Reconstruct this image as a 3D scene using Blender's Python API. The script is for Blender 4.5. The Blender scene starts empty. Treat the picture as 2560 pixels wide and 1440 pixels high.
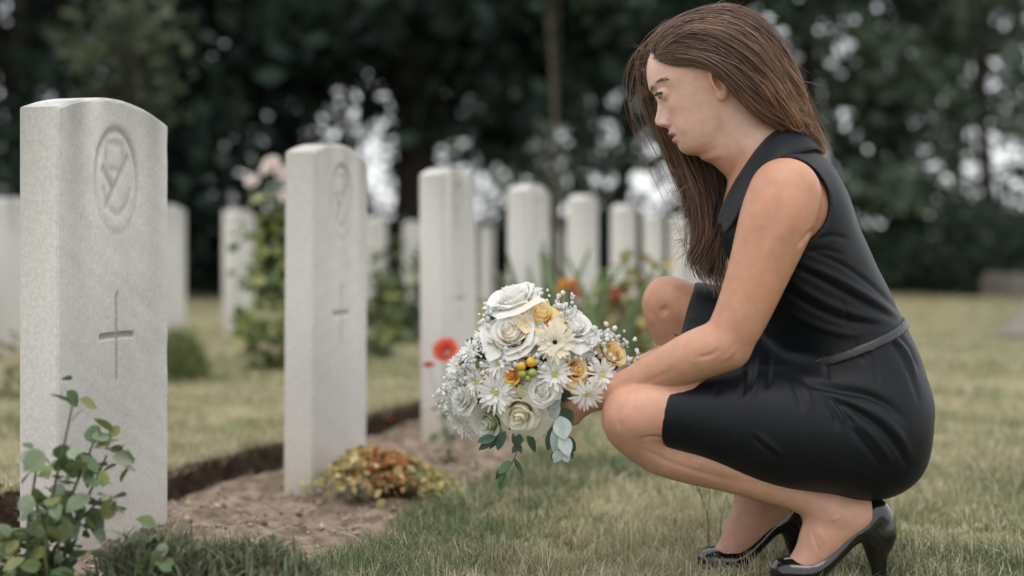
import bpy, math, random
import numpy as np

# ------------------------------------------------------------------ camera, sky, sun, exposure
scene = bpy.context.scene
COL = scene.collection
K = 2560 * 50 / 36.0          # focal length in photo pixels
ZC = 0.56                     # camera height
HOR = 640.0                   # horizon row in the photo
FOCUS = 2.42

cam_d = bpy.data.cameras.new('camera'); cam = bpy.data.objects.new('camera', cam_d); COL.objects.link(cam)
cam.location = (0, 0, ZC); cam.rotation_euler = (math.radians(90), 0, 0)
cam_d.lens = 50; cam_d.sensor_width = 36; cam_d.shift_y = -80 / 2560.0
cam_d.clip_start = 0.05; cam_d.clip_end = 800
cam_d.dof.use_dof = True; cam_d.dof.focus_distance = FOCUS; cam_d.dof.aperture_fstop = 1.7
scene.camera = cam
try:
    scene.cycles.max_bounces = 10; scene.cycles.diffuse_bounces = 6; scene.cycles.transmission_bounces = 6; scene.cycles.glossy_bounces = 3
except Exception: pass

SUN_EL, SUN_AZ = math.radians(68), math.radians(-172)   # azimuth measured from +Y towards +X
world = bpy.data.worlds.new('World'); scene.world = world; world.use_nodes = True
wn = world.node_tree; wn.nodes.clear()
w_out = wn.nodes.new('ShaderNodeOutputWorld'); w_bg = wn.nodes.new('ShaderNodeBackground')
sky = wn.nodes.new('ShaderNodeTexSky'); sky.sky_type = 'NISHITA'; sky.sun_disc = False
sky.sun_elevation = SUN_EL; sky.sun_rotation = SUN_AZ
sky.air_density = 1.0; sky.dust_density = 4.0; sky.ozone_density = 1.0
w_mix = wn.nodes.new('ShaderNodeMix'); w_mix.data_type = 'RGBA'
w_mix.inputs['Factor'].default_value = 0.72
w_mix.inputs['B'].default_value = (8.5, 8.6, 8.7, 1)      # even overcast cloud layer
wn.links.new(sky.outputs['Color'], w_mix.inputs['A'])
wn.links.new(w_mix.outputs['Result'], w_bg.inputs['Color'])
w_bg.inputs['Strength'].default_value = 0.112
wn.links.new(w_bg.outputs['Background'], w_out.inputs['Surface'])

sun_d = bpy.data.lights.new('sun', 'SUN'); sun_d.energy = 0.6; sun_d.angle = math.radians(35); sun_d.color = (1.0, 0.95, 0.88)
sun = bpy.data.objects.new('sun', sun_d); COL.objects.link(sun)
sun.rotation_euler = (math.radians(90) - SUN_EL, 0, math.pi - SUN_AZ)

scene.view_settings.view_transform = 'Standard'; scene.view_settings.look = 'None'
scene.view_settings.exposure = 0.82; scene.view_settings.gamma = 1.0
scene.view_settings.use_curve_mapping = False

RNG = np.random.default_rng(7); random.seed(7)
def W(px, py, y):
    """point of the place that stands y metres from the camera and is seen at photo pixel (px,py)"""
    return np.array([(px - 1280.0) / K * y, y, ZC + (HOR - py) / K * y])
def to_px(P):
    return 1280 + P[..., 0] / P[..., 1] * K, HOR - (P[..., 2] - ZC) / P[..., 1] * K

# ------------------------------------------------------------------ helpers
MATS = {}
def nd(nt, t, **kw):
    n = nt.nodes.new(t)
    for k, v in kw.items(): setattr(n, k, v)
    return n
def mat(name, c1, c2=None, scale=20, rough=0.6, bump=0.0, bscale=None, attr=False, sss=0.0, sheen=0.0, coat=0.0,
        spec=0.5, trans=0.0, detail=6, dist=0.001, c3=None, scale3=4, lo=0.35, hi=0.65):
    """principled material: two-tone noise (object coordinates) or the mesh's own 'Col' attribute, plus fine bump"""
    if name in MATS: return MATS[name]
    m = bpy.data.materials.new(name); m.use_nodes = True; nt = m.node_tree
    b = nt.nodes['Principled BSDF']
    b.inputs['Roughness'].default_value = rough; b.inputs['Specular IOR Level'].default_value = spec
    tc = nd(nt, 'ShaderNodeTexCoord')
    col = None
    if attr:
        a = nd(nt, 'ShaderNodeAttribute', attribute_name='Col'); col = a.outputs['Color']
    if c2 is not None or not attr:
        if c2 is None:
            b.inputs['Base Color'].default_value = (*c1, 1)
        else:
            nz = nd(nt, 'ShaderNodeTexNoise'); nz.inputs['Scale'].default_value = scale; nz.inputs['Detail'].default_value = detail
            nt.links.new(tc.outputs['Object'], nz.inputs['Vector'])
            r = nd(nt, 'ShaderNodeValToRGB'); r.color_ramp.elements[0].position = lo; r.color_ramp.elements[1].position = hi
            r.color_ramp.elements[0].color = (*c1, 1); r.color_ramp.elements[1].color = (*c2, 1)
            nt.links.new(nz.outputs['Fac'], r.inputs['Fac'])
            c = r.outputs['Color']
            if c3 is not None:
                n3 = nd(nt, 'ShaderNodeTexNoise'); n3.inputs['Scale'].default_value = scale3; n3.inputs['Detail'].default_value = 4
                nt.links.new(tc.outputs['Object'], n3.inputs['Vector'])
                r3 = nd(nt, 'ShaderNodeValToRGB'); r3.color_ramp.elements[0].position = .45; r3.color_ramp.elements[1].position = .62
                nt.links.new(n3.outputs['Fac'], r3.inputs['Fac'])
                mx = nd(nt, 'ShaderNodeMix', data_type='RGBA'); mx.inputs['B'].default_value = (*c3, 1)
                nt.links.new(r3.outputs['Color'], mx.inputs['Factor']); nt.links.new(c, mx.inputs['A']); c = mx.outputs['Result']
            if col is not None:
                mx = nd(nt, 'ShaderNodeMix', data_type='RGBA', blend_type='MULTIPLY'); mx.inputs['Factor'].default_value = 1
                nt.links.new(col, mx.inputs['A']); nt.links.new(c, mx.inputs['B']); col = mx.outputs['Result']
            else: col = c
    if col is not None: nt.links.new(col, b.inputs['Base Color'])
    if bump:
        nb = nd(nt, 'ShaderNodeTexNoise'); nb.inputs['Scale'].default_value = bscale or scale * 4; nb.inputs['Detail'].default_value = 5
        nt.links.new(tc.outputs['Object'], nb.inputs['Vector'])
        bp = nd(nt, 'ShaderNodeBump'); bp.inputs['Strength'].default_value = bump; bp.inputs['Distance'].default_value = dist
        nt.links.new(nb.outputs['Fac'], bp.inputs['Height']); nt.links.new(bp.outputs['Normal'], b.inputs['Normal'])
    if sss:
        b.inputs['Subsurface Weight'].default_value = sss; b.inputs['Subsurface Radius'].default_value = (1.0, .35, .2)
        b.inputs['Subsurface Scale'].default_value = 0.006
    if sheen: b.inputs['Sheen Weight'].default_value = sheen; b.inputs['Sheen Roughness'].default_value = .4
    if coat: b.inputs['Coat Weight'].default_value = coat; b.inputs['Coat Roughness'].default_value = .04
    if trans:
        t = nd(nt, 'ShaderNodeBsdfTranslucent'); ms = nd(nt, 'ShaderNodeMixShader'); ms.inputs[0].default_value = trans
        if col is not None: nt.links.new(col, t.inputs['Color'])
        else: t.inputs['Color'].default_value = (*c1, 1)
        nt.links.new(b.outputs[0], ms.inputs[1]); nt.links.new(t.outputs[0], ms.inputs[2])
        nt.links.new(ms.outputs[0], nt.nodes['Material Output'].inputs['Surface'])
    MATS[name] = m; return m

def mesh_np(name, V, F, cols=None, smooth=False):
    """mesh from numpy: F is (n,3) or (n,4)"""
    V = np.asarray(V, np.float32); F = np.asarray(F, np.int32)
    me = bpy.data.meshes.new(name); n, k = F.shape
    me.vertices.add(len(V)); me.vertices.foreach_set('co', V.ravel())
    me.loops.add(n * k); me.loops.foreach_set('vertex_index', F.ravel())
    me.polygons.add(n); me.polygons.foreach_set('loop_start', np.arange(0, n * k, k, dtype=np.int32))
    if smooth: me.polygons.foreach_set('use_smooth', np.ones(n, bool))
    me.update(calc_edges=True); me.validate()
    if cols is not None:
        a = me.attributes.new('Col', 'FLOAT_COLOR', 'POINT')
        c = np.ones((len(V), 4), np.float32); c[:, :3] = cols; a.data.foreach_set('color', c.ravel())
    return me
class MB:
    """collects vertices and faces of one part"""
    def __init__(s): s.v = []; s.f = []; s.c = []; s.n = 0
    def add(s, V, F, col=None):
        V = np.asarray(V, float); s.v.append(V); 
        for f in F: s.f.append([i + s.n for i in f])
        if col is not None: s.c.append(np.broadcast_to(np.asarray(col, float), (len(V), 3)))
        s.n += len(V)
    def mesh(s, name, smooth=False):
        me = bpy.data.meshes.new(name); V = np.concatenate(s.v)
        me.from_pydata(V.tolist(), [], s.f); me.update()
        if smooth: me.polygons.foreach_set('use_smooth', np.ones(len(me.polygons), bool))
        if s.c and sum(map(len, s.c)) == len(V):
            a = me.attributes.new('Col', 'FLOAT_COLOR', 'POINT'); c = np.ones((len(V), 4), np.float32); c[:, :3] = np.concatenate(s.c)
            a.data.foreach_set('color', c.ravel())
        return me
def obj(name, me, m=None, parent=None, loc=None, rot=None, scale=None):
    o = bpy.data.objects.new(name, me); COL.objects.link(o)
    if m is not None and me is not None:
        if not me.materials: me.materials.append(m)
    if parent is not None: o.parent = parent
    if loc is not None: o.location = loc
    if rot is not None: o.rotation_euler = rot
    if scale is not None: o.scale = (scale,) * 3 if np.isscalar(scale) else scale
    return o
def tag(o, label=None, cat=None, group=None, kind=None):
    if label: o['label'] = label
    if cat: o['category'] = cat
    if group: o['group'] = group
    if kind: o['kind'] = kind
    return o
def thing(name, label, cat, loc=(0, 0, 0), rotz=0, group=None):
    o = bpy.data.objects.new(name, None); COL.objects.link(o); o.empty_display_size = .1
    o.location = loc; o.rotation_euler = (0, 0, rotz); return tag(o, label, cat, group)
def catmull(P, n):
    """smooth curve through the rows of P (any width), n samples"""
    P = np.asarray(P, float); m = len(P)
    Q = np.vstack([2 * P[0] - P[1], P, 2 * P[-1] - P[-2]])
    t = np.linspace(0, m - 1 - 1e-9, n); i = t.astype(int); u = (t - i)[:, None]
    a, b, c, d = Q[i], Q[i + 1], Q[i + 2], Q[i + 3]
    return .5 * (2 * b + (c - a) * u + (2 * a - 5 * b + 4 * c - d) * u ** 2 + (3 * b - a - 3 * c + d) * u ** 3)
def tube(mb, P, R, seg=8, col=None, cap=True):
    """tube along points P with radii R"""
    P = np.asarray(P, float); n = len(P); R = np.broadcast_to(np.asarray(R, float), (n,))
    T = np.gradient(P, axis=0); T /= np.linalg.norm(T, axis=1)[:, None] + 1e-9
    ref = np.array([0, 0, 1.]) if abs(T[0][2]) < .9 else np.array([1., 0, 0])
    V = []
    for i in range(n):
        a = np.cross(T[i], ref); a /= np.linalg.norm(a) + 1e-9; b = np.cross(T[i], a); ref = np.cross(a, T[i])
        ang = np.linspace(0, 2 * math.pi, seg, endpoint=False)
        V.append(P[i] + R[i] * (np.cos(ang)[:, None] * a + np.sin(ang)[:, None] * b))
    V = np.concatenate(V); F = []
    for i in range(n - 1):
        for j in range(seg):
            k = (j + 1) % seg; F.append([i * seg + j, i * seg + k, (i + 1) * seg + k, (i + 1) * seg + j])
    if cap: F.append(list(range(seg))[::-1]); F.append([(n - 1) * seg + j for j in range(seg)])
    mb.add(V, F, col)
def unit(v): v = np.asarray(v, float); return v / (np.linalg.norm(v) + 1e-12)
def rot_to(z, x=None):
    """3x3 matrix whose local z axis points along z"""
    z = unit(z); x = np.array([1., .13, .2]) if x is None else np.asarray(x, float)
    x = unit(x - z * np.dot(x, z)); y = np.cross(z, x); return np.stack([x, y, z], 1)
def vnoise(P, f=1.0, seed=0):
    """cheap smooth noise in -1..1 from sines"""
    r = np.random.default_rng(seed); out = 0
    for _ in range(5):
        k = r.normal(size=P.shape[-1]); k = k / np.linalg.norm(k) * f * r.uniform(.7, 1.6)
        out = out + np.sin(P @ k + r.uniform(0, 6.28))
    return out / 3.2
def leaf_cloud(C, size, rng, flat=0.0, aspect=.55, cols=None):
    """(V,F,colours): one four-cornered leaf at each centre of C, tilted at random"""
    n = len(C); a = rng.normal(size=(n, 3)); a[:, 2] *= (1 - flat); a /= np.linalg.norm(a, axis=1)[:, None]
    b = rng.normal(size=(n, 3)); b -= a * np.sum(a * b, 1)[:, None]; b /= np.linalg.norm(b, axis=1)[:, None]
    L = (np.broadcast_to(size, (n,)) * rng.uniform(.65, 1.35, n))[:, None]; nn = np.cross(a, b)
    V = np.stack([C - a * L * .5, C + b * L * aspect * .5 + nn * L * .06 , C + a * L * .5, C - b * L * aspect * .5 + nn * L * .06], 1).reshape(-1, 3)
    F = np.arange(4 * n).reshape(-1, 4)
    return V, F, (None if cols is None else np.repeat(cols, 4, axis=0))
# ------------------------------------------------------------------ the ground
RD = np.array([.2576, .9662]); RN = np.array([.9662, -.2576])      # along the row of headstones / its front
P0 = np.array([-1.452, 0.0])
def sw(s, w): return P0[0] + RD[0] * s + RN[0] * w, P0[1] + RD[1] * s + RN[1] * w
def w_of(X, Y): return (X - P0[0]) * RN[0] + (Y - P0[1]) * RN[1]
def s_of(X, Y): return (X - P0[0]) * RD[0] + (Y - P0[1]) * RD[1]
def front_edge(s): return .42 + .035 * np.sin(s * 2.1 + .6) + .02 * np.sin(s * 5.3) + .012 * np.sin(s * 13.)
def back_edge(s): return -.30 + .02 * np.sin(s * 1.7) + .012 * np.sin(s * 6.1 + 1) + .006 * np.sin(s * 17)
def lawn_h(X, Y):
    P = np.stack([X, Y], -1)
    return .010 * vnoise(P, 3.0, 3) + .006 * vnoise(P, 9.0, 4)
def rise_near(S, Wd):
    """the bed and the turf behind it swell a little round the nearest stone"""
    t = np.clip((3.6 - S) / .9, 0, 1); return .058 * t * t * (3 - 2 * t) * np.clip((.42 - Wd) / .25, 0, 1)
def sheet(name, s, w_lo, w_hi, tw, hfun, m, kind='structure'):
    S, T = np.meshgrid(s, tw, indexing='ij'); lo = w_lo(S); hi = w_hi(S); Wd = lo + (hi - lo) * T
    X, Y = sw(S, Wd); Z = hfun(X, Y, S, Wd); V = np.stack([X, Y, Z], -1).reshape(-1, 3)
    n, k = S.shape; i = np.arange(n - 1)[:, None] * k + np.arange(k - 1)[None, :]
    F = np.stack([i, i + k, i + k + 1, i + 1], -1).reshape(-1, 4)
    return tag(obj(name, mesh_np(name, V, F, smooth=True), m), kind=kind)
m_lawn = mat('lawn_earth', (.215, .190, .105), (.35, .305, .185), scale=9, rough=.95, bump=.8, bscale=90, dist=.01, c3=(.16, .17, .075), scale3=2.2, spec=.1)
m_soil = mat('soil', (.14, .105, .080), (.335, .262, .200), scale=22, rough=.97, bump=1.0, bscale=120, dist=.012, spec=.1, detail=10)
m_far = mat('far_ground', (.12, .12, .06), (.19, .18, .09), scale=.6, rough=.95, spec=.1)
bm_V = [[-350, -150, -.12], [350, -150, -.12], [350, 450, -.12], [-350, 450, -.12]]
tag(obj('ground', mesh_np('ground', bm_V, [[0, 1, 2, 3]]), m_far), kind='structure')
s_ax = np.concatenate([np.linspace(-1, 1.5, 12), np.linspace(1.6, 8, 240), 8 * (90 / 8.) ** np.linspace(.01, 1, 60)])
s_bed = np.concatenate([np.linspace(.2, 1.5, 30), np.linspace(1.52, 7, 330), np.linspace(7.05, 24, 160)])
tq = np.linspace(0, 1, 60) ** 2.6
sheet('front_lawn', s_ax, lambda s: front_edge(s) - .05, lambda s: 60 + 0 * s, tq,
      lambda X, Y, S, Wd: np.where(Wd < front_edge(S) - .01, -.05, .004 + lawn_h(X, Y) * np.clip((Wd - .35) * 3, 0, 1)), m_lawn)
sheet('back_lawn', s_ax, lambda s: back_edge(s) + .02, lambda s: -60 + 0 * s, tq,
      lambda X, Y, S, Wd: np.where(Wd > back_edge(S) - .004, -.09, .038 + lawn_h(X, Y) + rise_near(S, Wd)), m_lawn)
def soil_h(X, Y, S, Wd):
    P = np.stack([X, Y], -1)
    z = .010 * vnoise(P, 14, 11) + .009 * vnoise(P, 31, 12) + .007 * vnoise(P, 70, 13) + .004 * vnoise(P, 150, 14)
    return -.022 + rise_near(S, Wd) + z - .035 * np.clip((back_edge(S) + .10 - Wd) / .10, 0, 1)
sheet('soil_bed', s_bed, lambda s: back_edge(s) - .06, lambda s: front_edge(s) + .05, np.linspace(0, 1, 110), soil_h, m_soil)
# crumbs and clods lying on the bed
def clods(n=5200):
    rng = np.random.default_rng(5); s = 1.7 + 9 * rng.random(n) ** 1.7; w = rng.uniform(-.27, .46, n); X, Y = sw(s, w)
    r = rng.uniform(.002, .007, n) * rng.choice([1, 1, 1, 1, 1, 2.2], n)
    oct_v = np.array([[1, 0, 0], [-1, 0, 0], [0, 1, 0], [0, -1, 0], [0, 0, 1], [0, 0, -1]], float)
    oct_f = np.array([[0, 2, 4], [2, 1, 4], [1, 3, 4], [3, 0, 4], [2, 0, 5], [1, 2, 5], [3, 1, 5], [0, 3, 5]])
    V = oct_v[None] * r[:, None, None] * rng.uniform(.5, 1.3, (n, 6, 1)); V[:, :, 2] *= .7
    a = rng.uniform(0, 6.28, n); c_, s_ = np.cos(a), np.sin(a); Vx = V[:, :, 0] * c_[:, None] - V[:, :, 1] * s_[:, None]
    V[:, :, 1] = V[:, :, 0] * s_[:, None] + V[:, :, 1] * c_[:, None]; V[:, :, 0] = Vx
    V += np.stack([X, Y, soil_h(X, Y, s, w) + r * .3], -1)[:, None]
    F = (oct_f[None] + 6 * np.arange(n)[:, None, None]).reshape(-1, 3)
    base = np.array([[.25, .19, .145], [.35, .285, .22], [.14, .105, .08], [.42, .33, .24]])[rng.integers(0, 4, n)]
    return mesh_np('clods', V.reshape(-1, 3), F, np.repeat(base, 6, 0))
m_attr_rough = mat('earth_crumbs', (1, 1, 1), attr=True, rough=.95, spec=.1)
tag(obj('soil_clods', clods(), m_attr_rough), 'brown crumbs of dry soil and bark on the flower bed', 'soil', kind='stuff')

# ------------------------------------------------------------------ headstones
HW, HT, HH = .381, .076, .846
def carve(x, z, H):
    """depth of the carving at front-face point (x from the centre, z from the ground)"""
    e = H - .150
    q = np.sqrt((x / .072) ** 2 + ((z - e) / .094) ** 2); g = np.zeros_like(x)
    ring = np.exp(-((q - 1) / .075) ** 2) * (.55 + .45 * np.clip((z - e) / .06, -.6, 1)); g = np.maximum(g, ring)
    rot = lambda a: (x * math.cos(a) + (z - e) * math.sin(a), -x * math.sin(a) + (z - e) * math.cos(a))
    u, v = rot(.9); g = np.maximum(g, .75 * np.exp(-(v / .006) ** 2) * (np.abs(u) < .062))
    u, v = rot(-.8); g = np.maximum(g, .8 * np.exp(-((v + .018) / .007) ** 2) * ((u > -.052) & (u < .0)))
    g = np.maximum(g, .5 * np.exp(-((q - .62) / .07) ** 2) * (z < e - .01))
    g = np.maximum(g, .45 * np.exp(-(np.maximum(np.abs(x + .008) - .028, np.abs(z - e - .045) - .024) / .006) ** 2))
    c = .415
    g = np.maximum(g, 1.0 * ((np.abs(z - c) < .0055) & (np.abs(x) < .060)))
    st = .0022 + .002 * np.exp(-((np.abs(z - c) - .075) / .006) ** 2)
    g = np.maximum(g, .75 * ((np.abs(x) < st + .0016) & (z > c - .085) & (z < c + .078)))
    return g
def stone_mesh(name, nx, nz, seed, H=HH, carved=True):
    rng = np.random.default_rng(seed); bot = -.14; rise = .032
    x = np.linspace(-HW / 2, HW / 2, nx); top = H - rise * (x / (HW / 2)) ** 2
    t = np.linspace(0, 1, nz)
    X, T = np.meshgrid(x, t, indexing='ij'); Z = bot + (top[:, None] - bot) * T
    bev = .004; ed = np.minimum(np.minimum(X + HW / 2, HW / 2 - X), (top[:, None] - Z)); ed = np.clip(ed / bev, 0, 1)
    rnd = bev * (1 - np.sqrt(np.clip(1 - (1 - ed) ** 2, 0, 1)))
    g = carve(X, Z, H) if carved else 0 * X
    P = np.stack([X, Z], -1); rough = .0006 * vnoise(P, 60, seed) + .0004 * vnoise(P, 140, seed + 1)
    Yf = -HT / 2 + rnd + g * .0045 + rough; Yb = HT / 2 - rnd
    Vf = np.stack([X, Yf, Z], -1).reshape(-1, 3); Vb = np.stack([X, Yb, Z], -1).reshape(-1, 3); N = nx * nz
    i = np.arange(nx - 1)[:, None] * nz + np.arange(nz - 1)[None]
    Ff = np.stack([i, i + nz, i + nz + 1, i + 1], -1).reshape(-1, 4); Fb = Ff[:, ::-1] + N
    loop = np.concatenate([np.arange(nz), np.arange(1, nx) * nz + nz - 1, (nx - 1) * nz + np.arange(nz - 2, -1, -1), np.arange(nx - 2, 0, -1) * nz])
    l2 = np.roll(loop, -1); Fs = np.stack([loop, loop + N, l2 + N, l2], -1)[:, ::-1]
    V = np.concatenate([Vf, Vb]); F = np.concatenate([Ff, Fb, Fs[:, ::-1]])
    # weathering: grey streaks running down from the top, damp brown foot; carved cuts darker and browner
    x_, z_ = V[:, 0], V[:, 2]; d = H - z_
    st = (.5 + .5 * vnoise(np.stack([x_ * 1.0 + V[:, 1] * .7, z_ * .06], -1), 55, seed + 5)) * np.exp(-np.clip(d, 0, 9) / .22)
    bl = .5 + .5 * vnoise(V, 11, seed + 7); foot = np.exp(-np.clip(z_, 0, 9) / .12)
    c = np.ones((len(V), 3)) * np.array([.685, .668, .632])
    c *= (1 - .50 * st)[:, None] * (1 - .20 * bl)[:, None]
    c *= 1 - foot[:, None] * np.array([.26, .34, .42]) * (.6 + .4 * bl[:, None])
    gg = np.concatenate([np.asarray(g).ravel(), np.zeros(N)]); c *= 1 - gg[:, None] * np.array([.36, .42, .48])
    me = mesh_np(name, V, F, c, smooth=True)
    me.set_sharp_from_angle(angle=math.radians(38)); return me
m_stone = mat('weathered_limestone', (.86, .86, .85), (1, 1, 1), scale=130, rough=.88, bump=.35, bscale=260, dist=.001, attr=True, spec=.2)
def place_stone(px_x, y, me, label, group, dz=0, tilt=0, rz=0, name='headstone'):
    o = obj(name, me, m_stone, loc=(px_x, y, dz), rot=(tilt, tilt * .4, math.radians(75.07) + rz))
    return tag(o, label, 'headstone', group)
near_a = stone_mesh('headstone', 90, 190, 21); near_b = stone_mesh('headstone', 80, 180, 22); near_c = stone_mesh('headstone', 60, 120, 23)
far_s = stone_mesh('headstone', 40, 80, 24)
rowlab = ['pale upright headstone with carved oval badge and cross, nearest at the left edge',
          'pale headstone with oval badge and cross, second of the front row, beside sedum',
          'pale headstone of the front row standing right behind the red rose bloom',
          'pale headstone of the front row directly behind the top of the bouquet',
          'pale headstone of the front row behind the sword-leaved plant with orange flowers',
          'pale headstone of the front row above the yellow-green bush, sixth from the left',
          'narrow pale headstone of the front row right above the raised knee',
          'narrow pale headstone of the front row just left of the hanging hair',
          'pale headstone of the front row half hidden by the hanging hair',
          'farthest pale headstone of the front row, behind the hanging hair']
DEP = [2.605, 3.66, 4.68, 5.69, 6.70, 7.70, 8.72, 9.70, 10.70, 11.7]
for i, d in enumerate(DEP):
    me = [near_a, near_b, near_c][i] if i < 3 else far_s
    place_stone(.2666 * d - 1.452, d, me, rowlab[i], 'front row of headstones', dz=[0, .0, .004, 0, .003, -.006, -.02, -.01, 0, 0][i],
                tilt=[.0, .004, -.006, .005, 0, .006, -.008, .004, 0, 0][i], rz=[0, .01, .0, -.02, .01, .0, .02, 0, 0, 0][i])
back = [(30, 7.7, 'pale headstone behind the nearest stone, cut by the left edge of the picture'),
        (415, 8.75, 'pale headstone behind the nearest stone, showing past its right edge'),
        (598, 9.7, 'pale headstone standing alone on the back lawn left of the leafy rose bush'),
        (936, 12.0, 'small pale headstone just right of the second front headstone'),
        (1034, 13.0, 'small far headstone at the foot of the dark tree trunk'),
        (1216, 15.2, 'dull grey headstone between the third and fourth front headstones'),
        (1395, 17.0, 'dull grey far headstone between the fourth and fifth front headstones')]
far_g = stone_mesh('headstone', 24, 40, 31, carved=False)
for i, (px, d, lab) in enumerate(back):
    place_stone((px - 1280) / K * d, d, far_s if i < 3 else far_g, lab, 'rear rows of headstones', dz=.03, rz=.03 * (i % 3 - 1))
# ------------------------------------------------------------------ trees and shrubs behind
m_bark = mat('dark_bark', (.018, .016, .014), (.045, .038, .03), scale=14, rough=.95, bump=.6, bscale=40, dist=.02, spec=.1)
m_pale_bark = mat('pale_bark', (.065, .06, .048), (.12, .11, .085), scale=10, rough=.9, bump=.4, bscale=40, dist=.01, spec=.1)
m_leaf = mat('tree_leaves', (1, 1, 1), attr=True, rough=.55, trans=.25, spec=.3)
def leaf_cols(n, rng, base, var=.35, tip=None, ptip=.0):
    c = np.asarray(base)[None] * rng.uniform(1 - var, 1 + var, (n, 1)) * rng.uniform(.9, 1.1, (n, 3))
    if tip is not None:
        k = rng.random(n) < ptip; c[k] = np.asarray(tip)[None] * rng.uniform(.7, 1.3, (k.sum(), 1))
    return c
def crown_mesh(name, seed, rx, ry, z0, z1, n, size, base, clumps=70, hollow=.45, tip=None, ptip=0, clump_r=.55):
    rng = np.random.default_rng(seed); d = rng.normal(size=(clumps, 3)); d /= np.linalg.norm(d, axis=1)[:, None]
    r = rng.uniform(hollow, 1, clumps)[:, None] ** .7; C = d * r * np.array([rx, ry, (z1 - z0) / 2]) + np.array([0, 0, (z0 + z1) / 2])
    sc = rng.uniform(.6, 1.4, clumps) * clump_r; k = rng.integers(0, clumps, n)
    P = C[k] + rng.normal(size=(n, 3)) * sc[k][:, None] * np.array([.62, .62, .42])
    tone = rng.uniform(.65, 1.35, clumps)[k][:, None]
    V, F, c = leaf_cloud(P, size, rng, flat=.2, cols=np.clip(leaf_cols(n, rng, base, tip=tip, ptip=ptip) * tone, 0, .5))
    return mesh_np(name, V, F, c), C
def trunk_mesh(seed, h, r, C, nb=9, lean=(0, 0), flare=1.6):
    rng = np.random.default_rng(seed); mb = MB()
    t = np.linspace(0, 1, 9); P = np.stack([lean[0] * t ** 1.3 + .05 * np.sin(t * 5 + seed), lean[1] * t + .05 * np.cos(t * 4), -.15 + t * (h + .15)], -1)
    tube(mb, P, r * (1 - .55 * t) * (1 + (flare - 1) * np.exp(-t * 12)), 10)
    idx = rng.choice(len(C), min(nb, len(C)), replace=False)
    for i in idx:
        b0 = P[rng.integers(3, 8)]; b1 = C[i]; mid = (b0 + b1) / 2 + np.array([0, 0, .15 * np.linalg.norm(b1 - b0)]) + rng.normal(size=3) * .1
        tube(mb, catmull([b0, mid, b1], 8), np.linspace(r * .42, r * .08, 8), 6)
    return mb.mesh('trunk', True)
def tree(name, label, px, y, seed, h, r, crown, group, lean=(0, 0), rz=0, bark=None, nb=9, sc=1.0, kind='tree'):
    t = thing(name, label, kind, ((px - 1280) / K * y, y, 0), rz, group); me, C = crown
    obj('crown', me, m_leaf, t); obj('trunk', trunk_mesh(seed, h, r, C, nb, lean), bark or m_bark, t)
    t.scale = (sc, sc, sc * random.uniform(.95, 1.05)); return t
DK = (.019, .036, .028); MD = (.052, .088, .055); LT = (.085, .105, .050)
G = 'trees behind the cemetery'
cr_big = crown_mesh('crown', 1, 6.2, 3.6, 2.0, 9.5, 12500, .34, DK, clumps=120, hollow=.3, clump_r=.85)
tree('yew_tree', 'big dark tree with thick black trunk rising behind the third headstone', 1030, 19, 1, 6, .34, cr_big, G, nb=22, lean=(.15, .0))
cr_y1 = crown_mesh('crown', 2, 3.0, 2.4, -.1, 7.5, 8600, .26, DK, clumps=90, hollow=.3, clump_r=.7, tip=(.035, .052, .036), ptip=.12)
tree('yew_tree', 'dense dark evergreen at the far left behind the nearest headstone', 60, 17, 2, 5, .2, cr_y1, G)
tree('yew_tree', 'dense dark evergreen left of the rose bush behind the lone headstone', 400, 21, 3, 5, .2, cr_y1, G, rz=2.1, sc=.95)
cr_l = crown_mesh('crown', 6, .55, .6, 1.7, 3.0, 620, .13, (.055, .075, .045), clumps=14, hollow=.2, clump_r=.24, tip=(.12, .14, .07), ptip=.25)
tree('young_tree', 'slim young tree with lighter yellowish leaves above the nearest headstone', 330, 12.5, 6, 2.6, .05, cr_l, G, nb=10)
cr_r = crown_mesh('crown', 14, 3.2, 2.6, .3, 7.8, 5200, .26, (.066, .098, .064), clumps=85, hollow=.3, clump_r=.62, tip=(.09, .115, .07), ptip=.2)
cr_m = crown_mesh('crown', 4, 3.2, 2.6, 1.2, 8, 3500, .27, MD, clumps=85, hollow=.3, clump_r=.62, tip=(.065, .085, .05), ptip=.15)
tree('leafy_tree', 'mid green tree behind the fourth and fifth headstones', 1440, 29, 4, 6, .17, cr_m, G)
tree('leafy_tree', 'mid green tree in the gap left of the face', 1560, 26, 5, 6, .15, cr_m, G, rz=1.3, sc=.95)
tree('leafy_tree', 'dark leafy tree directly behind the woman\'s head', 2020, 22, 7, 6, .2, cr_r, G, rz=.7)
tree('leafy_tree', 'tall leafy tree above the bent back of the woman', 2250, 25, 8, 6, .2, cr_r, G, rz=2.9, sc=1.0)
cr_s = crown_mesh('crown', 9, 2.8, 2.4, 1.4, 7.5, 2000, .24, MD, clumps=60, hollow=.3, clump_r=.5, tip=(.07, .09, .05), ptip=.2)
tree('leafy_tree', 'thin-crowned tree with leaning dark trunk at the right edge', 2500, 23, 9, 5.5, .13, cr_s, G, lean=(-.6, 0))
tree('leafy_tree', 'open-crowned tree in the gap between the big trunk and fourth headstone', 1290, 38, 10, 6, .15, cr_s, G, rz=1.9, sc=1.1)
tree('leafy_tree', 'open-crowned far tree seen through the gap behind the second headstone', 860, 36, 11, 6, .15, cr_s, G, rz=.4, sc=1.1)
tree('leafy_tree', 'far open-crowned tree behind the right edge trees', 2400, 38, 12, 6, .15, cr_s, G, rz=3.4, sc=1.2)
cr_p = crown_mesh('crown', 13, 1.3, 1.1, 3.2, 6.5, 1500, .2, MD, clumps=22, hollow=.2, clump_r=.45)
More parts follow.
